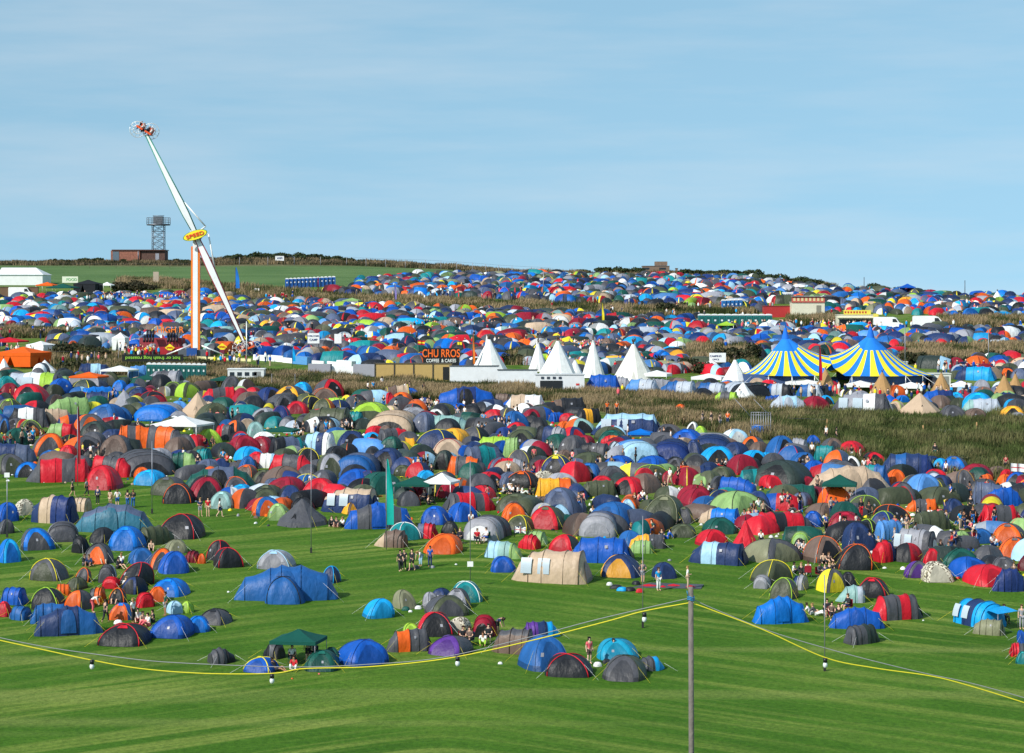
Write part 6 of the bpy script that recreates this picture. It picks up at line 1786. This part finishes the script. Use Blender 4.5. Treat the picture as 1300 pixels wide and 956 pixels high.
# bushes, one by one
def bush(X, Yb, w, h, label, c=((.018,.030,.010),(.030,.048,.015),(.05,.068,.022)), depth=.6):
    p = P(X, Yb); m = FPX/p.y; W = w/m; H = h/m; root = thing('bush', p); r_ = np.random.default_rng(int(X*7+Yb)); n = int(min(2600, 260+W*H*95))
    # leaf clumps through the volume of a few lobes
    lob = [(r_.uniform(-.38,.38)*W, r_.uniform(-.3,.3)*W*depth, r_.uniform(.25,.62)*H, r_.uniform(.22,.36)) for _ in range(max(4, int(W/1.1)))]
    V = []; C = []
    for k in range(n):
        lx, ly, lz, lr = lob[k % len(lob)]; d = r_.normal(0, 1, 3); d /= np.linalg.norm(d); rad = r_.random()**.4
        rw = min(lr*W, H*.9) if W > H else lr*W
        c_ = np.array([lx, ly, lz])+d*rad*np.array([rw*1.2, rw, min(H*.5, lr*H*1.5)]); c_[2] = abs(c_[2])
        s_ = r_.uniform(.09, .20)*(1+.015*p.y/10); u = r_.normal(0, 1, 3); u /= np.linalg.norm(u); v_ = np.cross(u, d); v_ /= (np.linalg.norm(v_)+1e-6)
        V += [c_-u*s_, c_+v_*s_*.7, c_+u*s_, c_-v_*s_*.7]; C.append(np.array(c[r_.integers(0, 3)])*r_.uniform(.7, 1.35))
    f = np.arange(len(V)).reshape(-1, 4); me = np_mesh('foliage', np.array(V), f); ca_ = me.color_attributes.new('Col', 'FLOAT_COLOR', 'CORNER')
    arr = np.ones((f.size, 4), np.float32); arr[:, :3] = np.repeat(np.array(C), 4, 0); ca_.data.foreach_set('color', arr.ravel()); me.materials.append(MATS['leaf'])
    o = bpy.data.objects.new('foliage', me); COL.objects.link(o); o.parent = root
    s = MB(); [s.tube([(lx*.2, ly*.2, -.1), (lx*.8, ly*.8, lz)], .06, (.06,.045,.03), n=5, r2=.03) for lx, ly, lz, lr in lob[:4]]; s.build('stem', 'wood', root)
    REC.append([root, label, X, Yb-h/2, 'bush', None])
for X, Y, w, h in ((67,332.5,9,5),(80,332,22,3.5),(110,332,26,5),(128,331,24,6),(150,332,20,3.5),(225,332,30,4),(260,331,30,4),(290,330,30,6),(312,329,26,6),(333,329,26,9),(352,329,26,10),(372,329,28,9),(392,330,26,7),(404,330,10,9),(418,331,28,7),(440,332.5,26,5),(462,334,20,3)):
    bush(X, Y, w, h, 'dark hilltop bush')
for X, Y, w, h in ((745,347,30,6),(772,347,36,8),(800,347,36,7),(875,349,36,7),(905,350,40,8),(935,352,36,9),(955,353,26,11),(980,356,36,9),(1005,359,36,9),(1030,363,34,9),(1048,366,20,6),(1095,368,22,4),(1118,370,28,10),(1140,371,26,7),(1170,373,30,6),(1190,376,24,4)):
    bush(X, Y, w, h, 'dark skyline scrub bush')
for X, Y, w, h in ((149,370,22,13),(170,370,24,15),(188,368,16,8),(270,374,26,9),(240,372,20,6)):
    bush(X, Y, w, h, 'brownish bush below the green field', c=((.03,.03,.015),(.055,.045,.025),(.08,.065,.035)))
for X, Y, w, h in ((100,448,36,13),(75,452,30,15),(125,455,34,14),(85,470,40,12),(110,474,40,11),(200,466,40,9),(262,468,30,12),(285,470,36,11),(310,474,30,9),(20,426,44,9),(60,427,40,9),(648,462,28,14),(840,468,36,16),(872,470,36,16),(895,474,30,16),(925,462,34,22),(948,458,30,22),(600,466,20,12),(1165,462,36,16),(1195,466,44,16),(1230,466,44,15),(1265,460,44,15),(1290,458,30,14),(850,396,26,12),(864,392,18,9)):
    bush(X, Y, w, h, 'green hedge bush', c=((.022,.030,.012),(.04,.048,.018),(.075,.065,.03)))
for X, Y, w, h in ((1010,560,30,10),(1065,572,40,12),(1110,560,36,9),(1150,585,46,12),(1195,578,40,10),(1235,590,44,11),(1275,596,40,9),(1090,590,30,8),(985,528,28,8),(880,520,26,7),(830,514,24,6),(1130,538,40,8),(1040,534,34,8),(560,500,26,6),(480,496,24,7),(380,486,26,7)):
    bush(X, Y, w, h, 'low scrub bush on the grass bank', c=((.035,.05,.018),(.06,.075,.026),(.10,.10,.04)))
# small bits of pale stone and a bare path on the right bank
for (X, Y, w_) in ((1200,549,12),(1205,551,18)):
    m_ = MB(); p = P(X, Y); m_.box(0,0,.2,w_/9,.8,.4,(.35,.33,.28)); o = m_.build('stone_slab', 'brick', None, p); tag(o, ['pale stone slab lying on the right grass bank', 'larger pale stone slab on the right grass bank'][w_ > 15], 'stone')
# ------------------------------------------------------------ labels: look first, then what it stands by
ANCH = [('the dark red banner pole',98,560),('the large white gazebo',232,545),('the orange roofed canopy',113,482),('the orange marquee',30,455),('the white toilet block',312,476),
 ('the beige tunnel tent',698,715),('the wooden pole',877,790),('the front green gazebo',379,815),('the biggest blue tent',345,745),('the long navy tent',88,790),
 ('the blue cabin tent',762,698),('the red spire tent',946,680),('the leopard print tent',1190,728),('the yellow dome tent',1218,652),('the flat groundsheet',845,746),
 ('the white-fronted tunnel tent',1160,688),('the teal feather flag',494,640),('the white centre gazebo',561,620),('the pale-roofed navy tent',795,538),('the metal gate',965,535),
 ('the broad cream tipi',804,465),('the striped big top',1050,470),('the churros sign',560,462),('the small green gazebo',1066,618),('the big lime tent',471,522),('the beige hooped tent',500,540),
 ('the red cross flag',1288,600),('the long cream tent',1080,612),('the teal family tent',144,660),('the charcoal pyramid tent',384,650),('the bright orange tent',563,690),
 ('the pale green tent',936,640),('the pointed cream tent',251,515),('the long green tent',279,605),('the canvas bell tent',1168,512),('the striped navy tent',404,565),
 ('the long grey olive tunnel',414,530),('the light blue tent',804,572),('the black-and-red front dome',722,845),('the white-and-beige tent',665,512),('the lone blue tent',990,775),
 ('the tall ride',250,420),('the watch tower',195,300),('the brick hut',160,326),('the red container',987,396),('the ruined building',833,340),('the white parked vans',1160,410),('the hilltop sign',355,330),('the long lime tent',42,480)]
used = {o['label'] for o in bpy.data.objects if 'label' in o}
def rel(X, Y, ax, ay, n):
    dx, dy = X-ax, (Y-ay)*1.7
    if abs(dx) > abs(dy): s = 'right of' if dx > 0 else 'left of'
    else: s = 'below' if dy > 0 else 'above'
    return s
ORD = ['first','second','third','fourth','fifth','sixth','seventh','eighth','ninth','tenth','eleventh','twelfth','thirteenth','fourteenth','fifteenth','sixteenth','seventeenth','eighteenth','nineteenth','twentieth']
grp = {}
for r_ in REC:
    o, d, X, Y, cat, lab = r_; o['category'] = cat
    if 'desc' in o.keys(): del o['desc']
    if cat in ('tent', 'person', 'bush', 'camping chair') : o['group'] = {'tent': 'tents of the front camp', 'person': 'festival goers among the tents', 'bush': 'bushes and hedges', 'camping chair': 'camping chairs'}[cat]
    if lab: o['label'] = lab; continue
    if cat == 'portable toilet': grp.setdefault(d, []).append(r_); continue
    an = sorted(ANCH, key=lambda a: (a[1]-X)**2+((a[2]-Y)*1.5)**2)
    an = [a for a in an if (a[1]-X)**2+(a[2]-Y)**2 > 100][0]
    grp.setdefault(f"{d}, {rel(X, Y, an[1], an[2], 0)} {an[0]}", []).append(r_)
def cut(s):
    for a in (' with yellow trim', ' with orange trim', ' with red trim', ' with lime trim', ' standing open'):
        if len(s.split()) > 12: s = s.replace(a, '')
    return s
for base_, lst in grp.items():
    if len(lst) == 1: lst[0][0]['label'] = base_; continue
    lst.sort(key=lambda r_: r_[2])
    for k, r_ in enumerate(lst):
        w = 'leftmost' if k == 0 else ('rightmost' if k == len(lst)-1 else ORD[min(k, 19)]+' from left')
        r_[0]['label'] = f"{base_}, {w}"
seenl = {}
for o in bpy.data.objects:
    if 'label' in o: seenl.setdefault(o['label'], []).append(o)
dups = [k for k, v in seenl.items() if len(v) > 1]; long_ = [k for k in seenl if len(k.split()) > 16]
print('labels', len(seenl), 'dups', len(dups), dups[:5], 'long', len(long_), long_[:4])
# keep within sixteen words
for o in bpy.data.objects:
    if 'label' in o and len(o['label'].split()) > 16:
        s_ = o['label']
        for a in ('small ', 'long ', 'open ', 'folding ', 'big '):
            if len(s_.split()) > 16: s_ = s_.replace(a, '', 1)
        if s_ not in seenl: o['label'] = s_; seenl[s_] = [o]
print('still long', sum(1 for o in bpy.data.objects if 'label' in o and len(o['label'].split()) > 16))
